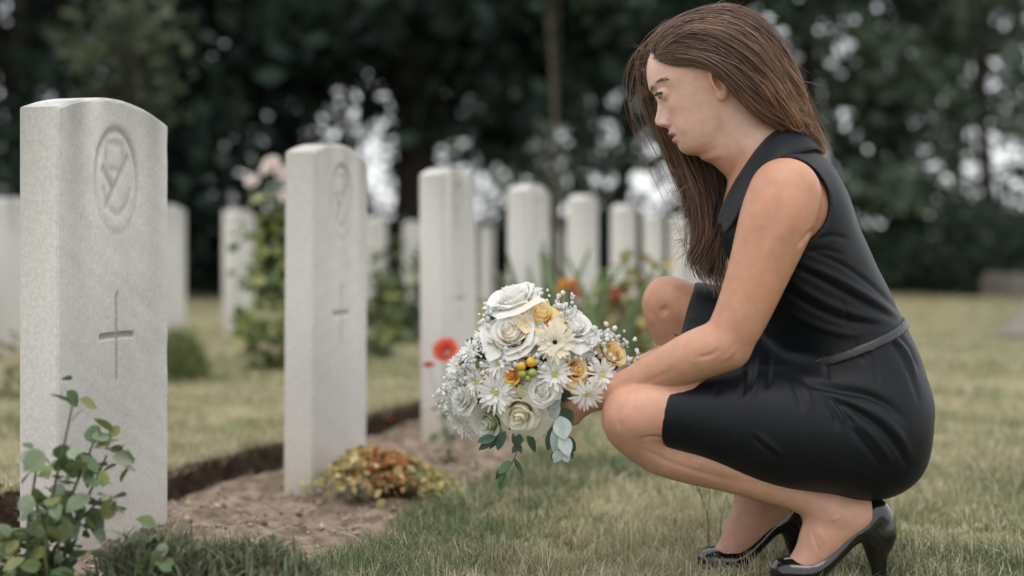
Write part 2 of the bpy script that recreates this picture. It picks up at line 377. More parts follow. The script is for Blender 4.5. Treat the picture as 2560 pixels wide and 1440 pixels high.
tree('slender_tree', 'slender tree with bare pale trunk behind the fourth headstone', 1381, 16, 13, 5, .042, cr_p, G, bark=m_pale_bark, nb=6)
def shrub(name, label, px, y, mesh, group, sc=1.0, rz=0, z=0):
    t = thing(name, label, 'shrub', ((px - 1280) / K * y, y, z), rz, group); t.scale = (sc,) * 3
    obj('foliage', mesh[0], m_leaf, t)
    mb = MB(); rng = np.random.default_rng(int(px) + 500)
    for i in rng.choice(len(mesh[1]), min(8, len(mesh[1])), replace=False):
        e = mesh[1][i]; tube(mb, catmull([[0, 0, -.05], e * [.4, .4, .5], e], 6), np.linspace(.02, .006, 6), 5)
    obj('stem', mb.mesh('stem', True), m_bark, t); return t
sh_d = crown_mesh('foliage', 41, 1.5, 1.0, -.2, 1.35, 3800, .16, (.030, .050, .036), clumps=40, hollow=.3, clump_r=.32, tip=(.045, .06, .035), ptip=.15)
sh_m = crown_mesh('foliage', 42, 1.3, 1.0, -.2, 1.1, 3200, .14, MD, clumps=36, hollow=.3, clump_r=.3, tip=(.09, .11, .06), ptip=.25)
GS = 'shrubs along the far edge of the lawn'
shr = [(180, 21, sh_d, 1.0, 'dark shrub behind the nearest headstone, leftmost of the far shrubs'), (480, 23, sh_d, .9, 'dark shrub on the back lawn edge between first headstone and lone headstone'),
       (700, 20, sh_d, 1.05, 'dark shrub behind the leafy rose bush and second headstone'), (990, 22, sh_m, 1.0, 'dull green shrub at the foot of the big dark trunk'),
       (1230, 24, sh_d, 1.0, 'dark shrub behind the third and fourth headstones'), (1470, 25, sh_d, 1.1, 'dark shrub behind the fifth headstone'),
       (1720, 23, sh_d, 1.1, 'dark shrub behind the hanging hair'), (2010, 22, sh_m, 1.1, 'green shrub hidden mostly behind the shoulder'),
       (2260, 21.5, sh_m, .85, 'pale green shrub right beside the lower back of the dress'), (2370, 24, sh_d, 1.25, 'dark shrub on the far lawn edge right of the woman'),
       (2530, 20, sh_d, 1.0, 'dark shrub behind the old stones by the far path'), (2700, 21, sh_m, 1.1, 'pale green far shrub cut by the right edge of the picture'), (-80, 20, sh_m, 1.1, 'pale green far shrub cut by the left edge of the picture')]
for i, (px, y, me, sc, lab) in enumerate(shr): shrub('shrub', lab, px, y, me, GS, sc, rz=i * 1.3)
# a far hedge line closing the view under the crowns
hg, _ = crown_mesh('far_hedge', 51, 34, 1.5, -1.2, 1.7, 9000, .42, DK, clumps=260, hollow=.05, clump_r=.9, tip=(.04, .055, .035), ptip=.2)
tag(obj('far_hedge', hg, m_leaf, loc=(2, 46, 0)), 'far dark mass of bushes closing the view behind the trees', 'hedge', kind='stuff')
# ------------------------------------------------------------------ smooth solid modelling (distance fields -> one continuous mesh)
def smin(a, b, k):
    if k <= 0: return np.minimum(a, b)
    h = np.clip(k - np.abs(a - b), 0, None) / k; return np.minimum(a, b) - h * h * k * .25
def smax(a, b, k): return -smin(-a, -b, k)
class Grid:
    def __init__(s, lo, hi, h):
        s.h = h; s.lo = np.asarray(lo, float); s.n = np.ceil((np.asarray(hi) - s.lo) / h).astype(int) + 1
        s.F = np.full(s.n, 1.0, np.float32)
    def box(s, lo, hi):
        a = np.clip(np.floor((lo - s.lo) / s.h).astype(int), 0, s.n); b = np.clip(np.ceil((hi - s.lo) / s.h).astype(int) + 1, 0, s.n)
        return tuple(slice(i, j) for i, j in zip(a, b))
    def pts(s, sl):
        ax = [(s.lo[i] + s.h * np.arange(sl[i].start, sl[i].stop)).astype(np.float32) for i in range(3)]
        return ax[0][:, None, None], ax[1][None, :, None], ax[2][None, None, :]
    def sub(s): g = Grid.__new__(Grid); g.h, g.lo, g.n = s.h, s.lo, s.n; g.F = np.full(s.n, 1.0, np.float32); return g
    def put(s, lo, hi, fn, k=.0, op='u', margin=None):
        m = (k + .012) if margin is None else margin; sl = s.box(np.asarray(lo) - m, np.asarray(hi) + m)
        if any(i.stop <= i.start for i in sl): return
        d = fn(*s.pts(sl)).astype(np.float32); f = s.F[sl]
        s.F[sl] = smin(f, d, k) if op == 'u' else smax(f, -d, k) if op == 's' else smax(f, d, k)
    def cone(s, a, b, ra, rb, k=.0, op='u'):
        a = np.asarray(a, float); b = np.asarray(b, float); r = max(ra, rb); ba = b - a; L2 = float(ba @ ba) + 1e-12
        def fn(x, y, z):
            px, py, pz = x - a[0], y - a[1], z - a[2]; t = np.clip((px * ba[0] + py * ba[1] + pz * ba[2]) / L2, 0, 1)
            return np.sqrt((px - t * ba[0]) ** 2 + (py - t * ba[1]) ** 2 + (pz - t * ba[2]) ** 2) - (ra + (rb - ra) * t)
        s.put(np.minimum(a, b) - r, np.maximum(a, b) + r, fn, k, op)
    def chain(s, P, k=.0, n=None):
        """P rows (point, radius): smooth tube; consecutive cones inside one limb"""
        Q = np.array([list(p) + [r] for p, r in P]); Q = catmull(Q, n or (len(P) - 1) * 4 + 1)
        for i in range(len(Q) - 1): s.cone(Q[i, :3], Q[i + 1, :3], Q[i, 3], Q[i + 1, 3], k)
    def ell(s, c, rad, R=None, k=.0, op='u'):
        c = np.asarray(c, float); rad = np.asarray(rad, float); R = np.eye(3) if R is None else R; e = np.sqrt((R ** 2) @ (rad ** 2))
        def fn(x, y, z):
            p = [x - c[0], y - c[1], z - c[2]]; q = [sum(p[j] * R[j, i] for j in range(3)) / rad[i] for i in range(3)]
            g = np.sqrt(q[0] ** 2 + q[1] ** 2 + q[2] ** 2); g2 = np.sqrt(sum((q[i] / rad[i]) ** 2 for i in range(3))) + 1e-6
            return np.clip(g * (g - 1) / g2, -1, 1)
        s.put(c - e, c + e, fn, k, op)
    def torso(s, P, k=.03, n=40):
        """spine of elliptical sections: rows (point, in-plane radius, sideways radius)"""
        Q = catmull(np.array([list(p) + [a, b] for p, a, b in P]), n); T = np.gradient(Q[:, :3], axis=0); T /= np.linalg.norm(T, axis=1)[:, None]
        for i in range(n):
            t = T[i]; side = np.array([0, 1., 0]); nn = unit(np.cross(t, side)); side = np.cross(nn, t)
            s.ell(Q[i, :3], (Q[i, 3], Q[i, 4], min(Q[i, 3], Q[i, 4]) * .62), np.stack([nn, side, t], 1), k)
    def merge(s, g, k=0.0): s.F = smin(s.F, g.F, k)
    def mesh(s):
        F = s.F; S = F < 0; n = np.array(S.shape); C = np.zeros(n - 1, np.int8)
        for i in (0, 1):
            for j in (0, 1):
                for k in (0, 1): C += S[i:n[0] - 1 + i, j:n[1] - 1 + j, k:n[2] - 1 + k]
        act = (C > 0) & (C < 8); I = np.argwhere(act); idx = np.full(n - 1, -1, np.int32); idx[act] = np.arange(len(I))
        acc = np.zeros((len(I), 3)); cnt = np.zeros(len(I)); cor = {}
        for c in [(i, j, k) for i in (0, 1) for j in (0, 1) for k in (0, 1)]: cor[c] = F[I[:, 0] + c[0], I[:, 1] + c[1], I[:, 2] + c[2]]
        for a in range(3):
            for c in cor:
                if c[a]: continue
                d = list(c); d[a] = 1; f0, f1 = cor[c], cor[tuple(d)]; m = (f0 < 0) != (f1 < 0)
                t = f0[m] / (f0[m] - f1[m]); p = np.repeat(np.array(c, float)[None], m.sum(), 0); p[:, a] += t; acc[m] += p; cnt[m] += 1
        V = s.lo + s.h * (I + acc / cnt[:, None]); Q = []
        for a in range(3):
            b, c = (a + 1) % 3, (a + 2) % 3; sl0 = [slice(None)] * 3; sl1 = [slice(None)] * 3; sl0[a] = slice(0, -1); sl1[a] = slice(1, None)
            D = S[tuple(sl0)] != S[tuple(sl1)]; E = np.argwhere(D); E = E[(E[:, b] > 0) & (E[:, c] > 0) & (E[:, b] < n[b] - 1) & (E[:, c] < n[c] - 1)]
            ins = S[tuple(E.T)]; q = []
            for db, dc in ((-1, -1), (0, -1), (0, 0), (-1, 0)):
                e = E.copy(); e[:, b] += db; e[:, c] += dc; q.append(idx[tuple(e.T)])
            q = np.stack(q, 1); q[~ins] = q[~ins][:, ::-1]; Q.append(q)
        return V, np.concatenate(Q)
def vert_normals(V, F):
    n = np.cross(V[F[:, 2]] - V[F[:, 0]], V[F[:, 3]] - V[F[:, 1]]); N = np.zeros_like(V)
    for i in range(4):
        for a in range(3): N[:, a] += np.bincount(F[:, i], n[:, a], len(V))
    return N / (np.linalg.norm(N, axis=1)[:, None] + 1e-12)
def relax(V, F, it=1, f=.5):
    for _ in range(it):
        A = np.zeros_like(V); c = np.zeros(len(V))
        for i in range(4):
            j = F[:, (i + 1) % 4]
            for a in range(3): A[:, a] += np.bincount(F[:, i], V[j, a], len(V)) + np.bincount(j, V[F[:, i], a], len(V))
            c += np.bincount(F[:, i], minlength=len(V)) + np.bincount(j, minlength=len(V))
        V = V + f * (A / np.maximum(c, 1)[:, None] - V)
    return V
def interp(x, pts): return np.interp(x, [p[0] for p in pts], [p[1] for p in pts])
def pchip(x, pts):
    """smooth profile through points"""
    X = np.array([p[0] for p in pts], float); Y = np.array([p[1] for p in pts], float); h = np.diff(X); d = np.diff(Y) / h
    m = np.zeros(len(X)); m[1:-1] = np.where(d[1:] * d[:-1] > 0, 2 * d[1:] * d[:-1] / (d[1:] + d[:-1] + 1e-9 * np.sign(d[1:] + d[:-1] + 1e-12)), 0); m[0], m[-1] = d[0], d[-1]
    xc = np.clip(x, X[0], X[-1]); i = np.clip(np.searchsorted(X, xc) - 1, 0, len(X) - 2); t = (xc - X[i]) / h[i]
    return (Y[i] * (1 + 2 * t) * (1 - t) ** 2 + m[i] * h[i] * t * (1 - t) ** 2 + Y[i + 1] * t * t * (3 - 2 * t) + m[i + 1] * h[i] * t * t * (t - 1))

# ------------------------------------------------------------------ the woman: skeleton read from the photo, side view facing left
YC = 2.45
HO = W(1768, 200, YC); PIT = math.radians(20)
HF = np.array([-math.cos(PIT), 0, -math.sin(PIT)]); HU = np.array([-math.sin(PIT), 0, math.cos(PIT)]); HY = np.array([0, 1., 0])
def HP(f, u, y): return HO + (HF * f + HU * u + HY * y) / 1000.0         # head space in millimetres
prof = [(-118, 40), (-112, 64), (-106, 77), (-99, 83.5), (-92, 86), (-80, 88), (-68, 89.2), (-55, 89.2), (-40, 88), (-25, 86.8), (-11, 86.5), (2, 88.5), (12, 93), (22, 97), (34, 95.5), (50, 91), (66, 83), (85, 66)]
half = [(-118, 20), (-110, 29), (-100, 38), (-85, 47), (-65, 54), (-40, 61), (-15, 67), (5, 68.5), (25, 70), (45, 70), (66, 65), (85, 55)]
back = [(-118, 14), (-105, 22), (-90, 34), (-70, 50), (-40, 70), (0, 80), (85, 80)]
nose = [(-60, 0), (-55, 3.5), (-50, 11), (-45, 18.5), (-40, 22), (-36, 22), (-28, 17.5), (-18, 12), (-8, 7.5), (2, 4.5), (14, 1.2), (24, 0)]
nw = [(-60, 13), (-46, 12), (-36, 10.5), (-20, 9), (0, 8), (24, 12)]
def head_fn(x, y, z):
    px, py, pz = x - HO[0], y - HO[1], z - HO[2]
    f = 1000 * (px * HF[0] + pz * HF[2]) + 0 * py; u = 1000 * (px * HU[0] + pz * HU[2]) + 0 * py; yy = np.abs(1000 * py) + 0 * px + 0 * pz
    us = u; F = pchip(us, prof)
    F = F + pchip(us, nose) * np.exp(-(yy / interp(us, nw)) ** 2)
    F = F + 6.5 * np.exp(-((yy - 11.5) / 5.5) ** 2 - ((us + 46) / 6.5) ** 2)                 # nostril wings
    F = F + 6.6 * np.exp(-((us + 64.8) / 4.4) ** 2) * np.exp(-(yy / 15) ** 2) + 5.4 * np.exp(-((us + 78.5) / 4.6) ** 2) * np.exp(-(yy / 13.5) ** 2) - 2.0 * np.exp(-((us + 88) / 4) ** 2) * np.exp(-(yy / 14) ** 2)
    F = F - 4.0 * np.exp(-((us + 71.8 - .00 * yy) / 2.0) ** 2) * (1 / (1 + np.exp((yy - 17.5) / 1.5)))     # mouth line
    F = F - 9.0 * np.exp(-((yy - 29) / 15) ** 2 - ((us - 3) / 10.5) ** 2)                    # eye socket
    F = F + 2.6 * np.exp(-((yy - 24) / 17) ** 2 - ((us - 20) / 6) ** 2)                      # brow
    F = F + 6.0 * np.exp(-((yy - 42) / 18) ** 2 - ((us + 24) / 16) ** 2) + 5.0 * np.exp(-((yy - 40) / 16) ** 2 - ((us + 62) / 20) ** 2)                     # cheek
    H = interp(us, half); B = interp(us, back)
    X = np.where(f > 8, (f - 8) / (F - 8), (f - 8) / (B + 8)); p = 2.25
    g = (np.abs(X) ** p + (yy / H) ** p) ** (1 / p)
    d = (g - 1) * np.minimum(H, 60) * .8
    d = np.maximum(d, (-121 - u)); d = np.maximum(d, u - 88)
    return d / 1000.0
def rounded(v): return np.asarray(v)
EYE = [HP(80, 3.0, -29.5), HP(80, 3.0, 29.5)]
FAR = W(1745, 1398, 2.54) - W(1928, 1425, 2.352)      # the far foot stands here relative to the near one
def build_body():
    h = .0024
    lo = W(1300, 1460, 2.2) * [1, 0, 1] + [-.03, 2.17, -.02]; hi = np.array([W(2260, 0, 2.5)[0], 2.74, 1.01])
    g = Grid(lo, hi, h)
    # head and neck
    g.put(HP(0, 0, 0) - .13, HP(0, 0, 0) + .13, head_fn, 0, margin=.03)
    g.ell(HP(-4, 24, 0), (.095, .072, .083), np.stack([HF, HY, HU], 1), .012)
    for sd in (-1, 1):
        e = HP(80, 3, 29.5 * sd)
        g.ell(e, (.0136,) * 3, None, .004)
        Re = np.stack([unit(HF * .95 - HU * .15), HY, unit(HU * .95 + HF * .15)], 1)
        Rr = rot_to(unit(HY * sd * .9 - HF * .42), HF); c = HP(-8, -12, 71 * sd)
        g.ell(c, (.017, .029, .0075), Rr, .004); g.ell(HP(-2, -36, 67 * sd), (.0085, .0105, .006), Rr, .006)
        g.ell(c + HY * sd * .006 + HF * .003, (.0095, .018, .0075), Rr, .003, 's')
    for sd in (-1, 1): g.ell(HP(100, -51.5, 7.5 * sd), (.0060, .0034, .0040), np.stack([HF, HY, HU], 1), .002, 's')
    g.chain([(W(1822, 265, YC), .052), (W(1868, 330, YC), .0515), (W(1915, 380, YC), .057), (W(1955, 440, YC), .066)], .012)
    g.cone(W(1790, 340, YC), W(1870, 420, YC), .022, .030, .03); g.cone(W(1752, 352, YC), W(1835, 385, YC), .016, .030, .03)
    # trunk under the dress
    g.torso([(W(1945, 440, YC), .060, .085), (W(1955, 510, YC), .082, .126), (W(1968, 590, YC), .090, .132), (W(2030, 710, YC), .084, .118), (W(2092, 835, YC), .080, .108), (W(2130, 985, YC), .090, .140), (W(2130, 1050, YC), .085, .140)], .03)
    for sd in (-1, 1): g.cone(W(1925, 398, YC + .035 * sd), W(1962, 482, YC + .12 * sd), .030, .028, .04)
    # near arm
    a = g.sub()
    a.chain([(W(1962, 484, 2.297), .0575), (W(1938, 560, 2.287), .0580), (W(1896, 680, 2.28), .0485), (W(1852, 790, 2.278), .0418), (W(1814, 862, 2.282), .0380)], .004)
    a.cone(W(1812, 862, 2.282), W(1832, 876, 2.282), .038, .027, .012)
    a.chain([(W(1806, 866, 2.282), .0370), (W(1752, 884, 2.29), .0370), (W(1690, 911, 2.305), .0335), (W(1610, 947, 2.335), .0262), (W(1528, 976, 2.36), .0215), (W(1500, 984, 2.366), .0215)], .010)
    g.merge(a, .022)
    # far arm
    b = g.sub()
    b.chain([(W(1945, 484, 2.60), .0575), (W(1900, 620, 2.62), .053), (W(1845, 790, 2.62), .043), (W(1828, 845, 2.61), .040)], .004)
    b.chain([(W(1826, 848, 2.61), .039), (W(1740, 885, 2.59), .038), (W(1640, 922, 2.56), .032), (W(1530, 955, 2.51), .022), (W(1500, 966, 2.50), .022)], .010)
    g.merge(b, .022)
    # hands: palm, four bent fingers, thumb off the side of the palm
    def hand(wr, kn, tips, thumb, r0=.0215):
        q = g.sub()
        for j, kp in enumerate(kn): q.cone(wr, kp, r0 * .78, .0115 - .0008 * j, .012)
        q.cone(kn[0], kn[-1], .011, .010, .010)
        for j, (kp, ch) in enumerate(zip(kn, tips)):
            r = [.0092, .0096, .0092, .0080][j]
            q.cone(kp, ch[0], r * 1.08, r, .005); q.cone(ch[0], ch[1], r, r * .93, .002); q.cone(ch[1], ch[2], r * .93, r * .78, .002)
        q.cone(thumb[0], thumb[1], .0145, .0115, .012); q.cone(thumb[1], thumb[2], .0112, .0102, .003); q.cone(thumb[2], thumb[3], .0102, .0085, .002)
        g.merge(q, .012)
    wr = W(1502, 984, 2.366)
    kn = [W(1424, 985, 2.372), W(1420, 1006, 2.368), W(1424, 1027, 2.372), W(1434, 1046, 2.382)]
    tips = [[W(1378, 1008, 2.382), W(1352, 1030, 2.408), W(1346, 1030, 2.436)], [W(1372, 1030, 2.380), W(1346, 1052, 2.408), W(1342, 1050, 2.440)],
            [W(1378, 1048, 2.386), W(1356, 1066, 2.414), W(1354, 1060, 2.442)], [W(1395, 1062, 2.398), W(1376, 1074, 2.422), W(1374, 1066, 2.444)]]
    hand(wr, kn, tips, [W(1478, 970, 2.378), W(1440, 950, 2.395), W(1405, 950, 2.41), W(1380, 962, 2.425)])
    wr = W(1502, 966, 2.50)
    kn = [W(1425, 968, 2.515), W(1420, 990, 2.520), W(1424, 1010, 2.515), W(1434, 1028, 2.505)]
    tips = [[W(1385, 985, 2.505), W(1362, 1005, 2.480), W(1360, 1005, 2.458)], [W(1380, 1008, 2.508), W(1356, 1026, 2.482), W(1354, 1026, 2.462)],
            [W(1386, 1026, 2.503), W(1364, 1044, 2.478), W(1362, 1042, 2.460)], [W(1400, 1044, 2.492), W(1380, 1056, 2.474), W(1378, 1052, 2.462)]]
    hand(wr, kn, tips, [W(1478, 955, 2.49), W(1440, 940, 2.470), W(1405, 945, 2.450), W(1380, 955, 2.440)])
    # near leg: thigh almost level, shin folded under it
    t = g.sub()
    t.chain([(W(2120, 1075, 2.36), .082), (W(1900, 1048, 2.345), .074), (W(1720, 1030, 2.330), .058), (W(1630, 1030, 2.322), .0500), (W(1592, 1040, 2.320), .0490)], .004)
    t.ell(W(1556, 1046, 2.322), (.028, .032, .037), None, .03)
    s_ = g.sub()
    s_.chain([(W(1583, 1066, 2.328), .0455), (W(1640, 1112, 2.346), .0420), (W(1740, 1150, 2.350), .0390), (W(1870, 1193, 2.34), .0320), (W(1990, 1237, 2.35), .0265), (W(2062, 1268, 2.355), .0270)], .004)
    s_.ell(W(1780, 1143, 2.345), (.11, .044, .036), rot_to([0, 0, 1], W(1900, 1200, 2.35) - W(1700, 1120, 2.35)), .02)
    t.merge(s_, .004); g.merge(t, .0025)
    # far leg: knee raised
    t = g.sub()
    t.chain([(W(2100, 985, 2.54), .082), (W(1900, 870, 2.56), .072), (W(1760, 800, 2.575), .056), (W(1690, 770, 2.58), .0500)], .004)
    t.ell(W(1660, 752, 2.580), (.036, .037, .040), None, .03)
    s_ = g.sub()
    s_.chain([(W(1676, 785, 2.58), .0470), (W(1708, 860, 2.58), .0440), (W(1770, 1000, 2.57), .0440), (W(1840, 1140, 2.555), .0330), (W(1893, 1245, 2.545), .0275)], .004)
    t.merge(s_, .004); g.merge(t, .0025)
    # feet in the pumps
    def foot(ank, heel, inst, ball, toe):
        q = g.sub()
        q.cone(ank, heel, .030, .0285, .02); q.cone(ank, inst, .0290, .0255, .03); q.cone(inst, ball, .0255, .0185, .02); q.cone(heel, ball, .0270, .0210, .025); q.cone(ball, toe, .0185, .013, .01)
        for sd in (-1, 1): q.ell(ank + np.array([.004, .0235 * sd, -.004]), (.012, .010, .013), None, .012)
        g.merge(q, .02)
    ft = [W(2082, 1280, 2.355), W(2152, 1290, 2.355), W(2046, 1340, 2.352), W(2012, 1410, 2.348), W(1962, 1432, 2.345)]
    foot(*ft); foot(*[p + FAR for p in ft])
    V, F = g.mesh(); V = relax(V, F, 2, .5)
    return V, F
bV, bF = build_body()
def fold(V, F, folds, rough=0.0, sharp=.8):
    """raise or sink the surface along lines seen from the side: (photo polyline, width px, height mm, depth range)"""
    N = vert_normals(V, F); px, py = to_px(V); d = np.zeros(len(V)); near = np.clip((-N[:, 1] + .25) * 1.6, 0, 1)
    for line, w, h, *yr in folds:
        y0, y1 = yr[0] if yr else (2.0, 2.47); P = catmull(np.array(line, float), 24); dist = np.full(len(V), 1e9); tt = np.zeros(len(V))
        bb = (px > P[:, 0].min() - 40) & (px < P[:, 0].max() + 40) & (py > P[:, 1].min() - 40) & (py < P[:, 1].max() + 40) & (V[:, 1] > y0) & (V[:, 1] < y1); ix = np.nonzero(bb)[0]
        q = np.stack([px[ix], py[ix]], 1)
        for i in range(len(P) - 1):
            a, b = P[i], P[i + 1]; t = np.clip(((q - a) @ (b - a)) / ((b - a) @ (b - a) + 1e-9), 0, 1); dd = np.linalg.norm(q - a - t[:, None] * (b - a), axis=1)
            u = dd < dist[ix]; dist[ix[u]] = dd[u]; tt[ix[u]] = (i + t[u]) / (len(P) - 1)
        d += h / 1000 * np.exp(-(dist / (w * sharp)) ** 2) * np.clip(np.sin(np.pi * np.clip(tt * .9 + .05, 0, 1)) * 1.3, 0, 1)
    if rough: d += (rough * vnoise(V, 28, 5) + rough * .5 * vnoise(V, 60, 6)) * (V[:, 1] < 2.47)
    return V + N * (d * near)[:, None]
CREASES = [([(1666, 298), (1676, 311), (1668, 325)], 4, -2.6), ([(1641, 229), (1652, 219), (1667, 219)], 3, -1.6), ([(1690, 322), (1700, 338), (1702, 352)], 6, -1.0), ([(1996, 616), (2012, 596), (2034, 572)], 6, -5), ([(1798, 874), (1775, 888), (1745, 894)], 7, -2.2), ([(1840, 868), (1825, 888), (1800, 902)], 6, 1.5), ([(1562, 1012), (1546, 1045), (1556, 1085)], 10, -1.8), ([(1604, 1096), (1640, 1093), (1676, 1098)], 5, -4.5),
           ([(1652, 768), (1668, 784)], 15, -3.2, (2.48, 2.7)), ([(1630, 730), (1622, 770), (1640, 800)], 9, -1.4, (2.48, 2.7)), ([(1686, 838), (1702, 846)], 4, -3, (2.48, 2.7)), ([(2030, 1325), (2040, 1360), (2052, 1385)], 5, -1.6), ([(2045, 1320), (2058, 1352)], 5, 1.6), ([(2088, 1292), (2092, 1300)], 12, 2.0),
           ([(1800, 262), (1838, 335), (1878, 398)], 16, 1.5), ([(1738, 384), (1785, 358), (1806, 300)], 14, -1.3), ([(1600, 1120), (1700, 1165), (1830, 1205)], 9, -1.8), ([(1690, 1128), (1790, 1170), (1900, 1206)], 10, 1.5), ([(1690, 920), (1600, 965), (1540, 992)], 8, -1.2), ([(1950, 470), (1925, 560), (1890, 640)], 22, -2.0), ([(1990, 470), (1985, 540), (1960, 600)], 20, 1.6)]
bV = fold(bV, bF, CREASES)
def gauss(V, c, r): return np.exp(-np.sum((V - c) ** 2, 1) / r ** 2)
def skin_colours(V):
    c = np.ones((len(V), 3)) * np.array([.455, .232, .142])
    c *= (1 + .025 * vnoise(V, 45, 2) + .025 * vnoise(V, 130, 3))[:, None]; pk = np.clip(vnoise(V, 70, 8) * .6 + vnoise(V, 190, 9) * .5, -1, 1); c[:, 1] *= 1 - .055 * pk; c[:, 2] *= 1 - .045 * pk
    def tint(w, col): 
        nonlocal c; c = c * (1 - w[:, None]) + np.asarray(col) * w[:, None]
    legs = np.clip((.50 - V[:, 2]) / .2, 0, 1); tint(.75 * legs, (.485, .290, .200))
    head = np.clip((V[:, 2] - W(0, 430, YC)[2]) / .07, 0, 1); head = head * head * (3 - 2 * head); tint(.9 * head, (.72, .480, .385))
    for sd in (-1, 1):
        tint(.30 * gauss(V, HP(76, -30, 46 * sd), .028), (.62, .30, .23))
        tint(.6 * gauss(V, HP(90, 9, 31 * sd), .012), (.40, .23, .18))  # eyelids darkened, their shade put into the skin colour
        tint(.55 * gauss(V, HP(-6, -16, 72 * sd), .024), (.62, .30, .22))
        l = (V - HO) @ HF * 1000, (V - HO) @ HU * 1000, np.abs(V[:, 1] - HO[1]) * 1000
        lip = np.exp(-((l[1] + 72) / 10.5) ** 6) * np.exp(-(l[2] / 16) ** 4) * (l[0] > 78); tint(.6 * lip, (.46, .16, .14))
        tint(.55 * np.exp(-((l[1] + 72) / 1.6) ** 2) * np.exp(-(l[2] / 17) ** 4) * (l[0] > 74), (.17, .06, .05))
        tint(.25 * gauss(V, HP(110, -40, 0), .014), (.60, .30, .23)); tint(.7 * gauss(V, HP(99, -52, 8 * sd), .0045), (.12, .04, .035))  # pinker nose tip; nostrils painted dark for the shade inside them
    tint(.45 * gauss(V, W(1575, 1010, 2.29), .045), (.55, .25, .17)); tint(.35 * gauss(V, W(1665, 775, 2.53), .022), (.42, .22, .14))  # reddish near knee; dimple shading of the far knee painted in darker
    tint(.30 * gauss(V, W(1850, 895, 2.28), .035), (.50, .25, .17))
    tint(.35 * gauss(V, W(1420, 1020, 2.37), .06), (.52, .27, .19))
    tint(.30 * gauss(V, W(2040, 1360, 2.33), .04), (.55, .27, .20)); tint(.35 * gauss(V, W(1860, 1340, 2.52), .05), (.60, .30, .24))
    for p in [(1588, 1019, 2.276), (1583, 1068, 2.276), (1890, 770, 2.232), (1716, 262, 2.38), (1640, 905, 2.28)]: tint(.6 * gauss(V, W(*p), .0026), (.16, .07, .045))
    return np.clip(c, 0, 1)
def skin_material():
    m = mat('skin', (.93, .93, .93), (1.06, 1.03, 1.02), scale=60, rough=.47, bump=.22, bscale=700, dist=.0007, attr=True, sss=.3, spec=.45)
    m.node_tree.nodes['Principled BSDF'].inputs['Subsurface Scale'].default_value = .008
    return m
m_skin = skin_material()
woman = thing('person', 'young woman in sleeveless black dress crouching on the lawn, long brown hair, holding flowers', 'person', (float(W(2000, 1400, YC)[0]), YC, 0))
WL = np.array(woman.location)
def wobj(name, V, F, m, cols=None, parent=None, smooth=True):
    return obj(name, mesh_np(name, np.asarray(V) - WL, F, cols, smooth), m, parent or woman)
body = wobj('body', bV, bF, m_skin, skin_colours(bV))
